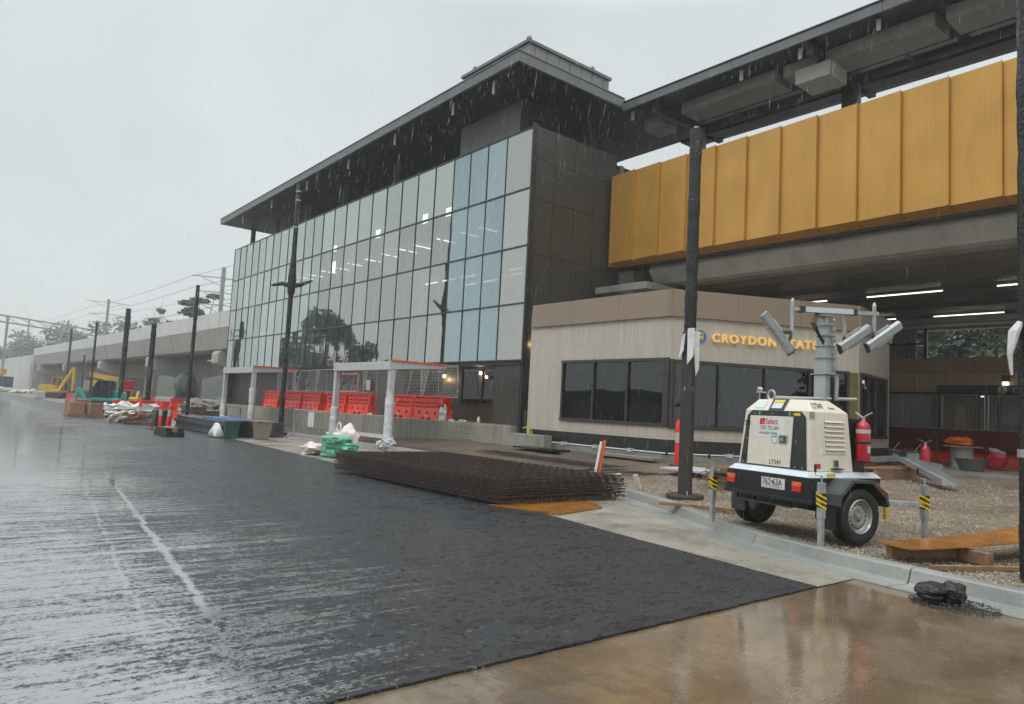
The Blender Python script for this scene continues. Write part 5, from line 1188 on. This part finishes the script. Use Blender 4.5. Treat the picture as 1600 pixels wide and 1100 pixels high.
# head
ca,sa=math.cos(R(-10)),math.sin(R(-10))
def hp(u,z,v=0): return (mxx+u*ca-v*sa,myy+u*sa+v*ca,z)
hb_=L(); hb_.beam(hp(-.36,3.04),hp(.42,3.07),.09,.07); hd_=hb_.build('head_beam','strip',mo,bevel=.004)
L().beam(hp(-.55,3.035),hp(-.37,3.04),.05,.045).build('cross_arm','steel',hd_); L().beam(hp(.43,3.065),hp(.86,3.09),.05,.05).build('cross_arm','steel',hd_)
L().beam(hp(-.42,3.038),hp(-.36,3.04),.10,.08).build('end_block','black',hd_); L().beam(hp(.42,3.07),hp(.48,3.072),.10,.08).build('end_block','black',hd_)
def flood(u,zt_,zb_,dx,L_=.60,v=0,lbn=''):
    a=L(); a.tube([hp(u,zt_,v),hp(u,zb_,v)],.026,10); a.tube([hp(u,zt_,v),hp(u,zt_+.05,v)],[.03,.012],8); po=a.build('lamp_post','steel',hd_,True)
    # tilted flood: long half-round housing
    p0=Vector(hp(u+dx[0],dx[1],v-.02)); p1=Vector(hp(u+dx[2],dx[3],v-.06)); d=(p1-p0).normalized(); nrm=Vector((0,-1,0)); nrm=(nrm-d*nrm.dot(d)).normalized(); sd_=d.cross(nrm)
    q=L(); prof2=[(-.070,-.030),(.070,-.030),(.070,.005),(.048,.034),(-.048,.034),(-.070,.005)]
    q.prism(prof2,lambda a_,b_:p0+sd_*a_+nrm*b_,lambda a_,b_:p1+sd_*a_+nrm*b_); fo=q.build('floodlight','steelL' if 'steelL' in M else mat('floodlight_housing',(.40,.43,.44),.3,.4,.05,8),po,bevel=.006)
    for k in (-1,0,1): L().beam(p0+sd_*k*.03+nrm*.036,p1+sd_*k*.03+nrm*.036,.006,.008,upv=nrm).build('cooling_fin','rim',fo)
    L().prism([(-.062,-.036),(.062,-.036),(.062,-.0305),(-.062,-.0305)],lambda a_,b_:p0+d*.02+sd_*a_+nrm*b_,lambda a_,b_:p1-d*.02+sd_*a_+nrm*b_).build('lens','white',fo)
    md_=(p0+p1)/2; L().prism([(-.10,-.02),(.10,-.02),(.10,-.005),(-.10,-.005)],lambda a_,b_:md_-d*.16+sd_*a_+nrm*b_,lambda a_,b_:md_+d*.14+sd_*a_+nrm*b_).build('yoke_plate','steel',fo)
    e=L(); e.prism([(x*1.04,y*1.05) for x,y in prof2],lambda a_,b_:p1+sd_*a_+nrm*b_,lambda a_,b_:p1+d*.02+sd_*a_+nrm*b_); e.beam(Vector(hp(u,zb_+.02,v)),(p0+p1)/2,.03,.05)
    e.build('lamp_bracket','cgrey',po)
    w=L(); 
    for k in range(3): w.tube([Vector(hp(u,zb_+.05,v)),Vector(hp(u-.05-.02*k,zb_-.06,v-.06)),p1-d*.1+nrm*.02,p1+Vector((0.03*k,0,-.03))],.007,5)
    w.build('lamp_cable','black',po)
flood(-.53,3.13,2.70,(-.46,2.93,-.05,2.46)); flood(.36,3.05,2.72,(.40,2.88,-.12,2.56),v=.06); flood(.80,3.19,2.80,(.42,2.96,-.16,2.60))
# extinguisher strapped on trailer
def extinguisher(x,y,z,h,r,lbl,loc=False,rz=0,labels=True):
    t=thing('fire_extinguisher',lbl,'extinguisher',(x,y,z),rz)
    def q(): b=MB(True); return b
    s=h/.56; b=q(); b.lathe([(0,0),(r*.96,0),(r,.02*s),(r,.40*s),(r*.85,.455*s),(r*.45,.485*s),(r*.35,.50*s),(0,.50*s)],(0,0,0),20); b.build('cylinder','redp',t,True)
    b=q(); b.lathe([(r*.28,.50*s),(r*.28,.54*s),(0,.54*s)],(0,0,0),10); b.build('valve','steel',t,True)
    b=q(); b.beam((0,0,.54*s),(.0,-r*1.4,.60*s),.02,.012); b.beam((0,0,.53*s),(0,r*1.3,.60*s),.02,.012); b.build('handle','ductw' if labels else 'steel',t)
    b=q(); b.tube([(0,r*.3,.52*s),(0,r*1.4,.45*s),(r*.2,r*1.25,.25*s),(r*.2,r*1.2,.04*s)],.010,6); b.build('hose','black',t)
    if labels:
        b=q(); b.lathe([(r*1.01,.34*s),(r*1.01,.39*s)],(0,0,0),20); b.build('white_band','ductw',t)
        b=q(); 
        n=20
        for k in range(n):
            a0,a1=2*math.pi*k/n,2*math.pi*(k+1)/n; am=(a0+a1)/2
            if math.sin(am)<-.1 and math.cos(am)>-.4: b.add([(r*1.012*math.cos(a0),r*1.012*math.sin(a0),.10*s),(r*1.012*math.cos(a1),r*1.012*math.sin(a1),.10*s),(r*1.012*math.cos(a1),r*1.012*math.sin(a1),.19*s),(r*1.012*math.cos(a0),r*1.012*math.sin(a0),.19*s)],[(0,1,2,3)],0 if math.cos(am)>.4 else 1)
        b.build('info_label',['teall','ductw'],t)
        b=q(); b.lathe([(r*1.06,.215*s),(r*1.10,.22*s),(r*1.10,.24*s),(r*1.06,.245*s)],(0,0,0),16); b.build('bracket_strap','black',t)
    return t
A=R(-13); ex,ey_=8.30+math.cos(A)*.97-math.sin(A)*(-.62),4.98+math.sin(A)*.97+math.cos(A)*(-.62)
extinguisher(ex,ey_,1.10,.56,.085,'red fire extinguisher strapped upright on the side of the trailer',rz=R(-13))
lb('extinguisher_shelf','black',.86,1.08,-.72,-.50,1.07,1.095)

# ---------------- yard items behind trailer ----------------
extinguisher(20.65,7.8,.44,.80,.115,'red fire extinguisher standing on the ground by paint buckets',labels=False)
def lathe_thing(name,m,x,y,z,prof,lbl,cat,grp=None,n=20,mat2=None,rim=None):
    o=MB().lathe(prof,(x,y,z),n).build(name,m,label=lbl,cat=cat,group=grp,smooth=True,origin=(x,y,z)); return o
pb='paint buckets by the standing extinguisher'
for i,(x,y,c1_,l) in enumerate(((21.6,8.95,'navy','blue labelled metal paint bucket, left of the pair'),(21.4,8.3,'duct','grey labelled metal bucket, right of the pair beside extinguisher'))):
    t=thing('paint_bucket',l,'bucket',(x,y,.47),group=pb); z=.475; MB().lathe([(0,0),(.26,0),(.27,.44),(0,.44)],(x,y,z),18).build('pail',c1_,t,True); MB().lathe([(.27,.44),(.285,.44),(.285,.48),(.26,.48),(0,.475)],(x,y,z),18).build('lid','cgrey',t,True); MB().tube([(x-.26,y,z+.42),(x,y-.1,z+.68),(x+.26,y,z+.42)],.006,4).build('wire_handle','steel',t)
# galvanised channels on timber
gc='galvanised steel channels on the pallet'
def channel(p,q,w,h,lbl):
    p,q=Vector(p),Vector(q); d=(q-p).normalized(); a=d.cross(Vector((0,0,1))).normalized(); u=a.cross(d)
    m=MB(); t=.008; pr_=[(-w/2,0),(w/2,0),(w/2,h),(w/2-t,h),(w/2-t,t),(-w/2+t,t),(-w/2+t,h),(-w/2,h)]
    m.prism(pr_,lambda x,z:p+a*x+u*z,lambda x,z:q+a*x+u*z); m.build('steel_channel','steel',label=lbl,cat='steel channel',group=gc)
channel((17.66,7.21,.86),(15.01,5.23,.52),.30,.11,'slanting galvanised channel on top, sticking out to the right')
channel((18.5,7.5,.76),(17.3,6.3,.70),.26,.10,'galvanised channel lying at back of the pallet')
channel((15.9,7.5,.74),(18.6,7.6,.78),.32,.10,'galvanised channel lying flat at front of the pallet')
pal=thing('timber_pallet','dark timber pallet under the galvanised channels behind the trailer','pallet',(17,7,.4))
for k in range(7): 
    a=Vector((15.9,6.9,.66))+Vector((.30,-.05,0))*k; MB().beam(a,a+Vector((.3,1.1,0)),.2,.03).build('deck_board','wood',pal)
for k in range(3):
    a=Vector((15.8,6.95,.53))+Vector((.12,.45,0))*k; MB().beam(a,a+Vector((2.3,-.3,0)),.10,.20).build('bearer','wood',pal)
# barriers and hoarding under bridge
BR=barrier_mesh(1.98,'red'); BR.location=(28.0,8.6,.47); BR['label']='orange barrier at the right under the maroon hoarding, beside the right pole'; BR['group']='orange barriers under the bridge'
for y,l in ((10.7,'middle orange barrier under the maroon hoarding behind the grey tub'),(12.8,'left orange barrier under the maroon hoarding behind the extinguisher'),(6.5,'orange barrier under the hoarding hidden behind the right pole')): dup(BR,(28.0,y,.47),None,l,'orange barriers under the bridge')
ho=thing('maroon_hoarding','long maroon hoarding board fixed above the orange barriers under the bridge','hoarding',(28.25,10,.9))
for k in range(4): MB().bx(27.62,27.70,4.2+k*2.6,6.78+k*2.6,.90,1.62).build('board','maroon',ho,bevel=.01)
for z in (1.05,1.35): MB().bx(27.59,27.617,4.2,14.6,z,z+.05).build('rail','maroon',ho)
for i,(a,b) in enumerate(((13.9,11.3),(11.2,8.6),(8.5,5.9))): fence_panel(b,a,1.65,2.82,27.66,'dark wire mesh fence above the hoarding, %s panel'%['left','middle','right'][i],'mesh panels above the hoarding',leg=False)
cs2='stacked faded red barrier feet'
for k in range(3):
    m=MB(); z=.47+k*.2; N=12; vs=[]
    for i in range(N+1):
        y=13.4-1.35*i/N; dz=.05*math.sin(i/N*9)
        for a,b in ((26.6,0),(27.1,0),(27.1,.17),(26.6,.17)): vs.append((a,y,z+b+dz+.03))
    m.add(vs,[(i*4+a,(i+1)*4+a,(i+1)*4+(a+1)%4,i*4+(a+1)%4) for i in range(N) for a in range(4)]+[(0,1,2,3),(N*4+3,N*4+2,N*4+1,N*4)]).build('barrier_foot','redd',smooth=True,bevel=.03,label='faded red plastic barrier foot, %s of the stack'%['bottom','middle','top'][k],cat='barrier foot',group=cs2)
lathe_thing('mixing_tub','cgrey2' if 'cgrey2' in M else mat('grey_rubber_tub',(.10,.105,.11),.5,0,.2,6),22.9,7.45,.48,[(0,0),(.28,0),(.40,.30),(.42,.33),(.37,.33),(.26,.03),(0,.03)],'grey rubber mixing tub on the station floor','tub')
dr_=thing('work_table','small board on white drum with orange bag on it','drum',(24.4,8.2,.47)); MB().lathe([(0,0),(.3,0),(.3,.62),(0,.62)],(24.4,8.2,.48),20).build('drum','ductw',dr_,True); MB().box((24.4,8.2,1.12),(1.3,1.0,.03),.4).build('board','wood',dr_)
MB().blob((24.4,8.25,1.26),(.22,.38,.13),6,.3,2).build('orange_bag','orange',label='orange rolled bag lying on the board over the drum',cat='bag',smooth=True)
rb_=thing('cement_bag','dark red and white cement bag leaning right of the drum','bag',(24.9,7.4,.47)); b=MB(); b.M=Matrix.Translation((24.9,7.45,.75))@Matrix.Rotation(.35,4,'X'); b.blob((0,0,0),(.15,.25,.30),2,.15,2,sq=.6).build('sack','redp',rb_,True); b=MB(); b.M=Matrix.Translation((24.87,7.4,.98))@Matrix.Rotation(.35,4,'X'); b.blob((0,0,0),(.14,.24,.10),4,.3,2).build('white_top','ductw',rb_,True)
lp=MB().tube([(25.5,13.0,2.9),(25.6,12.9,1.9),(25.7,12.6,1.3),(25.7,12.55,.5)],.03,6).build('grey_conduit_pole','steel',label='thin leaning grey pole beside the kiosk corner under the bridge',cat='pole')

# ---------------- bags, bins, clutter by the road ----------------
bags=thing('green_sand_bags','','bag',(8.6,18.3,0)); bpy.data.objects.remove(bags)
for i,(x,y,z,a,l) in enumerate(((8.75,17.9,.12,.2,'bottom'),(8.8,17.85,.30,.35,'middle'),(8.72,17.95,.47,.1,'top'))):
    b=MB(); b.M=Matrix.Translation((x,y,z))@Matrix.Rotation(a,4,'Z'); b.blob((0,0,0),(.32,.52,.115),i+3,.16,2.2,20,12,sq=.75).build('sand_bag','green',smooth=True,label='green plastic filled bag, %s of the pile left of the mesh stack'%l,cat='bag',group='pile of green bags')
b=MB(); b.M=Matrix.Translation((8.45,18.85,.16)); b.blob((0,0,0),(.30,.42,.16),8,.3,2,18,12).build('white_bag','pink',smooth=True,label='white and pink plastic bag slumped left of the green bags',cat='bag')
sk=thing('white_sack','tall pinkish white sack with loop handle behind the green bags','sack',(9.1,18.3,0)); MB().blob((9.15,18.25,.42),(.26,.42,.42),9,.22,1.8,20,14,sq=.8).build('sack_body','pink',sk,True); MB().tube([(9.1,18.65+.12*math.cos(t),.78+.13*math.sin(t)) for t in [6.28*k/12 for k in range(13)]],.022,6).build('loop_handle','cloth',sk,True)
# pedestrian fence
pf=thing('crowd_barrier','grey steel crowd control barrier with white boards beside nearer shelter','barrier',(10.6,24.9,0))
fx=10.75; y0,y1=23.0,25.75
f=MB(); f.tube([(fx,y0,.12),(fx,y0,1.12),(fx,y1,1.12),(fx,y1,.12)],.022,8); f.tube([(fx,y0,.25),(fx,y1,.25)],.018,6); f.build('frame','steel',pf)
f=MB()
for k in range(1,16): f.tube([(fx,y0+(y1-y0)*k/16,.25),(fx,y0+(y1-y0)*k/16,1.12)],.011,5)
f.build('bars','steel',pf)
for k in range(3): MB().bx(fx-.02,fx-.012,24.0+k*.17,24.13+k*.17,.55,1.08).build('white_board','white',pf)
for y in (y0+.2,y1-.2): MB().beam((fx-.3,y,.13),(fx+.3,y,.13),.05,.02).build('foot','steel',pf)
def bin_(x,y,r0,r1,h,m,l,name='bin'):
    t=thing(name,l,'bin',(x,y,0)); MB().prism([(-r0,-r0),(r0,-r0),(r0,r0),(-r0,r0)],lambda a,b:(x+a,y+b,.005),lambda a,b:(x+a*r1/r0,y+b*r1/r0,h)).build('body',m,t,bevel=.03); MB().bx(x-r1-.03,x+r1+.03,y-r1-.03,y+r1+.03,h,h+.05).build('rim',m,t,bevel=.01)
bin_(9.45,25.4,.20,.28,.62,'beige','beige square plastic bin at the road edge')
lathe_thing('green_bin','dgreen',8.55,25.9,0,[(0,0),(.22,0),(.27,.55),(.29,.56),(.29,.60),(.25,.60),(.2,.05),(0,.05)],'dark green round bin in front of the mat stack','bin')
MB().bx(8.75,9.5,26.4,27.1,.0,.62).build('black_box','black',label='black plastic crate behind the green bin',cat='crate',bevel=.03)
ws=MB(); vs=[];N=8
for i in range(N+1):
    for j in range(N+1):
        u,v=i/N,j/N; vs.append((8.0+.5*u,26.0+.9*v,.05+.5*math.sin(math.pi*min(1,u*1.2))*math.sin(math.pi*v)**.6+.06*noise.noise(Vector((u*5,v*5,2)))))
ws.add(vs,[(i*(N+1)+j,(i+1)*(N+1)+j,(i+1)*(N+1)+j+1,i*(N+1)+j+1) for i in range(N) for j in range(N)]); o=ws.build('plastic_sheet','cloth',smooth=True,label='white plastic sheet draped at the road edge left of green bin',cat='sheet'); o.modifiers.new('s','SOLIDIFY').thickness=.01
# stack of dark mats
gm_='dark composite mats in the flat stack'
for k in range(4): MB().bx(8.55+.05*(k%2),10.9,27.0,33.2+.1*(k%3),.03+k*.135,.155+k*.135).build('track_mat','cgrey',label='dark grey composite mat, %s layer of the flat stack'%['bottom','second','third','top'][k],cat='mat',group=gm_,bevel=.012)
MB().bx(9.0,10.0,27.3,31.0,.575,.60).build('blue_sheet','blue',label='blue sheet lying on top of the dark mat stack',cat='sheet')
MB().bx(7.75,8.4,33.2,33.9,.0,.75).build('black_crate','black',label='black crate standing at the left end of the mat stack',cat='crate',bevel=.03)
tm=thing('timber_stack_dark','low dark timber bundle with yellow tipped ends beside the mat stack','timber',(6.9,27,0))
for k in range(3): MB().bx(6.5+k*.2,6.68+k*.2,26.2,27.9,.02,.16).build('beam','rubber',tm); MB().bx(6.5+k*.2,6.68+k*.2,26.3,27.8,.165,.30).build('beam','wood' if k==1 else 'rubber',tm)
MB().bx(6.5,6.7,27.905,27.93,.05,.28).build('yellow_end','yel',tm)
# far clutter
def cone_pipe(): pass
gpp='cream pvc pipes in the roadside bundle'
random.seed(21)
for k in range(9):
    x=6.7+.13*(k%5)+random.uniform(-.05,.05); y=37+random.uniform(-.4,.4); z=.08+.13*(k//3)+.02
    MB().tube([(x,y,z),(x+1.2+random.uniform(-.3,.3),y+2.2,z+.25+random.uniform(0,.3))],.075,9).build('pvc_pipe','pipe',smooth=True,label='cream pvc pipe, %s in the slanting roadside bundle'%['lowest left','lowest middle','lowest right','second row left','second row middle','second row right','upper left','upper middle','topmost'][k],cat='pipe',group=gpp)
b=MB().blob((8.0,38.4,.45),(.9,.8,.45),3,.5,2.4,22,12).build('plastic_sheeting','cloth',label='crumpled white plastic heap over the timber pile',cat='sheeting')
tp=thing('timber_pile','brown timber offcut pile at the road edge left of the bollards','timber',(7.4,36,0))
random.seed(8)
for k in range(12): 
    x,y=7.0+random.uniform(0,.8),35.2+random.uniform(0,1.6); MB().beam((x,y,.06+.05*k),(x+random.uniform(.4,1.0),y+random.uniform(-.9,.9),.08+.05*k),.12,.05).build('board','wood',tp)
gcx='cardboard coloured crates on the far pallet'
for i,(x,y,z,s,l) in enumerate(((6.3,43.6,.15,.62,'left brown crate on the roadside pallet'),(7.1,43.3,.15,.58,'open brown crate right of the first one'),(6.5,44.5,.15,.75,'rear taller brown crate on the pallet'))): MB().box((x,y,z+s/2),(s*1.1,s*1.2,s),.2*i).build('crate','card',label=l,cat='crate',group=gcx,bevel=.01)
MB().bx(5.9,7.6,42.9,45,.0,.14).build('pallet','wood',label='low timber pallet under the brown crates',cat='pallet')
MB().blob((7.9,43.6,.35),(.5,.5,.35),6,.5,2.2).build('white_sheet_heap','cloth',label='small white sheet heap beside the open crate',cat='sheeting')
BF=barrier_mesh(1.98,'red'); BF.location=(9.1,44,.0); BF.rotation_euler=(0,0,1.1); BF['label']='red barrier in the far clutter, left of the wrapped thick poles'; BF['group']='red barriers in the far site clutter'
for i,(x,y,rz,l) in enumerate(((10.1,43,1.4,'red barrier lying beside the left one in far clutter'),(10.6,76,.15,'red barrier left of the teal mini excavator'),(15.5,72,1.5,'dark red barrier under the viaduct left'),(19,72,1.5,'dark red barrier under the viaduct middle'),(24,70,1.5,'red barrier under the viaduct right by the pier'))): dup(BF,(x,y,.05),rz,l,'red barriers in the far site clutter')
MB().bx(13.0,13.9,68,68.8,.05,2.35).build('red_cabinet','redp',label='tall dark red cabinet beside the thick wrapped pole',cat='cabinet',bevel=.03)
# heap of timber and rubble behind
for i,(x,y,s,m,l) in enumerate(((14.5,50,.9,'beige','tan rubble heap right of the far wrapped pole'),(13.9,55,.6,'pipe','cream debris heap behind the bollards'),(16.5,54,1.3,'dirt','brown soil heap under the viaduct'),(20,60,1.6,'dirt','large soil heap at back under the viaduct'))): MB().blob((x,y,.15),(s*1.6,s*2,s*.7),i+4,.45,2.6,26,14).build('rubble_heap',m,label=l,cat='heap')
# excavators
def excavator(x,y,rz,s,body,lbl,name='excavator',boom=None):
    t=thing(name,lbl,'excavator',(x,y,0),rz); 
    def q(): b=MB(True); b.M=Matrix.Scale(s,4); return b
    for sg in (-1,1):
        b=q(); b.prism([(-1.5,.25),(-1.25,0),(1.25,0),(1.5,.25),(1.5,.45),(1.25,.7),(-1.25,.7),(-1.5,.45)],lambda a,z:(a,sg*.75,z),lambda a,z:(a,sg*1.2,z)); b.build('track','rubber',t,bevel=.03)
    b=q(); b.bx(-.5,.5,-.75,.75,.3,.75); b.build('undercarriage','cgrey',t)
    b=q(); b.prism([(-1.5,.8),(-1.5,1.6),(-1.3,1.75),(0,1.75),(.2,1.2),(1.1,1.1),(1.1,.8)],lambda a,z:(a,-1.1,z),lambda a,z:(a,.2,z)); b.bx(-1.5,1.0,.2,1.1,.8,1.1); ho_=b.build('house',body,t,bevel=.05)
    b=q(); b.prism([(-.6,1.1),(-.6,2.7),(.5,2.7),(.95,1.9),(.95,1.1)],lambda a,z:(a,.22,z),lambda a,z:(a,1.1,z)); cb_=b.build('cab','bglass',t,bevel=.03)
    b=q(); 
    for a,z,c,d in ((-.6,1.1,-.6,2.7),(.5,2.7,.95,1.9),(.95,1.9,.95,1.1),(.1,1.1,.1,2.7)):
        for yy in (.21,1.11): b.beam((a,yy,z),(c,yy,d),.07)
    b.bx(-.65,.55,.18,1.14,2.7,2.78); b.build('cab_frame',body if body!='teal' else 'cgrey',cb_)
    bm=boom or [(.6,1.2),(1.9,3.4),(3.2,3.6)]
    for i in range(len(bm)-1):
        b=q(); (a,z),(c,d)=bm[i],bm[i+1]; b.beam((a,-.15,z),(c,-.15,d),.3,.42 if i==0 else .3); b.build('boom' if i==0 else 'arm',body,t,bevel=.03)
    b=q(); a,z=bm[-1]; b.prism([(a-.35,z),(a+.2,z+.1),(a+.35,z-.5),(a-.1,z-.8),(a-.55,z-.55)],lambda u,w:(u,-.6,w),lambda u,w:(u,.3,w)); b.build('bucket','cgrey',t)
    b=q(); b.tube([(.8,-.15,1.1),((bm[0][0]+bm[1][0])/2,-.15,(bm[0][1]+bm[1][1])/2)],.06,6); b.build('hydraulic_ram','rim',t)
    return t
excavator(13.0,107,R(-39),.98,'yellow','yellow excavator with raised folded arm on the left site',boom=[(.6,1.2),(1.7,3.1),(2.3,4.1),(2.35,1.0)])
excavator(10.9,62,R(150),.78,'teal','teal mini excavator with dark cab behind the crates',boom=[(.6,1.0),(1.9,.7),(2.6,1.9),(2.9,.7)])
excavator(13.6,66,R(60),.55,'yellow','small yellow mini excavator between the two thick wrapped poles',boom=[(.6,1.2),(1.5,2.6),(2.3,1.6)])
# far vehicles
cr2=thing('mobile_crane','parked mobile crane with orange yellow boom under the viaduct','crane',(18.3,104,0),R(-30)); cr2.scale=(.5,.6,.85)
def cl2(): return MB(True)
b=cl2(); b.bx(-5,5,-1.2,1.2,.8,1.4); b.build('chassis','cgrey',cr2); 
for sx in (-4,-2.2,2.2,4):
    for sy in (-1.1,1.1): b=cl2(); b.lathe([(0,-.2),(.55,-.2),(.55,.2),(0,.2)],(sx,sy,.55),16,'y'); b.build('wheel','rubber',cr2)
b=cl2(); b.bx(-5.2,-3.2,-1.2,1.2,1.4,2.9); b.build('cab','duct',cr2,bevel=.1); b=cl2(); b.beam((-4.5,.3,3.9),(2.5,.3,3.3),.7,.7); b.build('boom','yellow',cr2); b=cl2(); b.bx(-3.0,0.5,-1.25,-.2,1.45,3.1); b.build('counterweight','yellow',cr2); b=cl2(); b.bx(.6,2.2,-1.2,-.3,1.45,2.9); b.build('operator_cab','bglass',cr2)
tk=thing('tanker_truck','grey green drum tanker truck parked under the viaduct','truck',(22,82,0),R(75))
b=cl2(); b.lathe([(0,-2.6),(.9,-2.4),(1.3,-1),(1.35,.6),(.9,2.3),(0,2.4)],(0,0,2.5),20,'x'); b.build('drum','tank',tk,True); b=cl2(); b.bx(-3,3.8,-1.1,1.1,.8,1.15); b.build('chassis','cgrey',tk); b=cl2(); b.bx(2.6,4.3,-1.1,1.1,1.15,3.2); b.build('cab','tank',tk,bevel=.1); b=cl2(); b.bx(3.4,4.32,-1.0,1.0,2.1,2.9); b.build('windscreen','bglass',tk)
for sx in (-2.2,-1,3.2):
    for sy in (-1,1): b=cl2(); b.lathe([(0,-.18),(.5,-.18),(.5,.18),(0,.18)],(sx,sy,.5),14,'y'); b.build('wheel','rubber',tk)
nt_=thing('flatbed_truck','navy blue truck with orange boom load on the far left','truck',(7.5,175,0),R(-40))
b=cl2(); b.bx(-8,7,-1.3,1.3,.9,3.0); b.build('body','navy',nt_); b=cl2(); b.bx(-10.5,-8.1,-1.3,1.3,.9,3.8); b.build('cab','cgrey',nt_,bevel=.1); b=cl2(); b.beam((-4,0,4.2),(6,0,3.9),1.2,1.1); b.build('boom_load','yellow',nt_)
for sx in (-9,-5,3,5): b=cl2(); b.lathe([(0,-1.35),(.6,-1.35),(.6,1.35),(0,1.35)],(sx,0,.6),14,'y'); b.build('wheel_pair','rubber',nt_)
lo=thing('wheel_loader','orange cabbed machine cut by the left frame edge','loader',(-2.0,150,0),R(-50)); b=cl2(); b.bx(-2.5,2.5,-1.2,1.2,.9,2.2); b.build('body','cgrey',lo); b=cl2(); b.bx(-1,1.1,-1.0,1.0,2.2,4.4); ob=b.build('cab','bglass',lo); b=cl2()
for a in (-1,1.1):
    for c in (-1,1): b.beam((a,c,2.2),(a,c,4.5),.22)
b.bx(-1.15,1.25,-1.15,1.15,4.4,4.6); b.bx(-1.1,1.2,-1.1,1.1,2.1,2.5); b.build('cab_frame','orange',ob)
for sx in (-1.6,1.6): b=cl2(); b.lathe([(0,-1.4),(.85,-1.4),(.85,1.4),(0,1.4)],(sx,0,.85),14,'y'); b.build('wheel_pair','rubber',lo)
random.seed(31)
pp=MB()
for k in range(150):
    x=random.uniform(-8,15.5); y=150+random.uniform(-2,2); z=.2+random.random()*1.2*max(.2,math.sin((x+8)/23.5*3.1)); a=random.random()*3.1; pp.tube([(x,y,z),(x+1.2*math.cos(a),y+.6*math.sin(a),z+random.uniform(-.4,.4))],random.uniform(.12,.28),7)
pp.build('concrete_pipe_pile','pipe',kind='stuff',label='long pale heap of broken pipes and rubble across the far road end')
MB().box((10.6,99,.45),(.9,.6,.9),.1).build('white_block','ductw',label='pale white block on the road left of the yellow excavator',cat='block',bevel=.08)

# ---------------- thin site fence rails left ----------------
sf=thing('site_rail_fence','low dark rail fence around the excavation beyond the mats','fence',(12.2,38,0))
for y in range(35,46,2): MB().tube([(11.9,y,.05),(11.9,y,.95)],.025,6).build('post','wire',sf)
for z in (.5,.93): MB().tube([(11.9,35,z),(11.9,45,z)],.018,5).build('rail','wire',sf)

# ---------------- rain ----------------
random.seed(77)
rn=MB()
for k in range(15000):
    d=3.5+22.5*random.random()**.7; az=math.radians(random.uniform(-2,80)); x,y=d*math.sin(az),d*math.cos(az); z=random.uniform(.1,1.5+d*.52)
    if x>14.2 and y<19 and z<5 : continue
    if x>15.6 and z<11.9: continue
    if x>19.6: continue
    r=random.uniform(.0005,.0012)*(1+.03*d); h=random.uniform(.015,.065)*(1+.02*d)
    tx=h*.10
    rn.add([(x+tx,y,z+h),(x+r,y,z),(x-r*.5,y+r*.87,z),(x-r*.5,y-r*.87,z),(x-tx,y,z-h)],[(0,1,2),(0,2,3),(0,3,1),(4,2,1),(4,3,2),(4,1,3)])
for k in range(3500):
    d=2.5+14*random.random()**1.3; az=math.radians(random.uniform(0,78)); x,y=d*math.sin(az),d*math.cos(az)
    if x>kX(y)-.1: continue
    for q in range(3):
        r=random.uniform(.0015,.0035); a=random.random()*6.28; xx,yy,z=x+.02*math.cos(a),y+.02*math.sin(a),.018+random.uniform(0,.035)
        rn.add([(xx,yy,z+r),(xx+r,yy,z),(xx-r*.5,yy+r*.87,z),(xx-r*.5,yy-r*.87,z),(xx,yy,z-r)],[(0,1,2),(0,2,3),(0,3,1),(4,2,1),(4,3,2),(4,1,3)])
rb2=NB('rain_water'); g1=rb2.n('BsdfTransparent'); g2=rb2.n('BsdfGlass'); g2.inputs['Roughness'].default_value=.35; g2.inputs['IOR'].default_value=1.33
m2=rb2.n('MixShader'); m2.inputs[0].default_value=.42; rb2.l(g1.outputs[0],m2.inputs[1]); rb2.l(g2.outputs[0],m2.inputs[2]); rb2.l(m2.outputs[0],rb2.out.inputs[0])
rn.build('rain',rb2.m,kind='stuff',label='falling rain drops in the air',origin=(0,0,0))

# ---------------- haze ----------------
hz=MB().bx(-80,130,-60,520,-1.2,34).build('haze','soffit',kind='stuff',label='thin rain haze filling the air')
hm=bpy.data.materials.new('haze_air'); hm.use_nodes=True; hm.node_tree.nodes.clear(); ho2=hm.node_tree.nodes.new('ShaderNodeOutputMaterial'); hv=hm.node_tree.nodes.new('ShaderNodeVolumePrincipled'); hv.inputs['Color'].default_value=(.92,.95,.96,1); hv.inputs['Density'].default_value=.0013; hv.inputs['Anisotropy'].default_value=.1
hm.node_tree.links.new(hv.outputs[0],ho2.inputs['Volume']); hz.data.materials.clear(); hz.data.materials.append(hm)
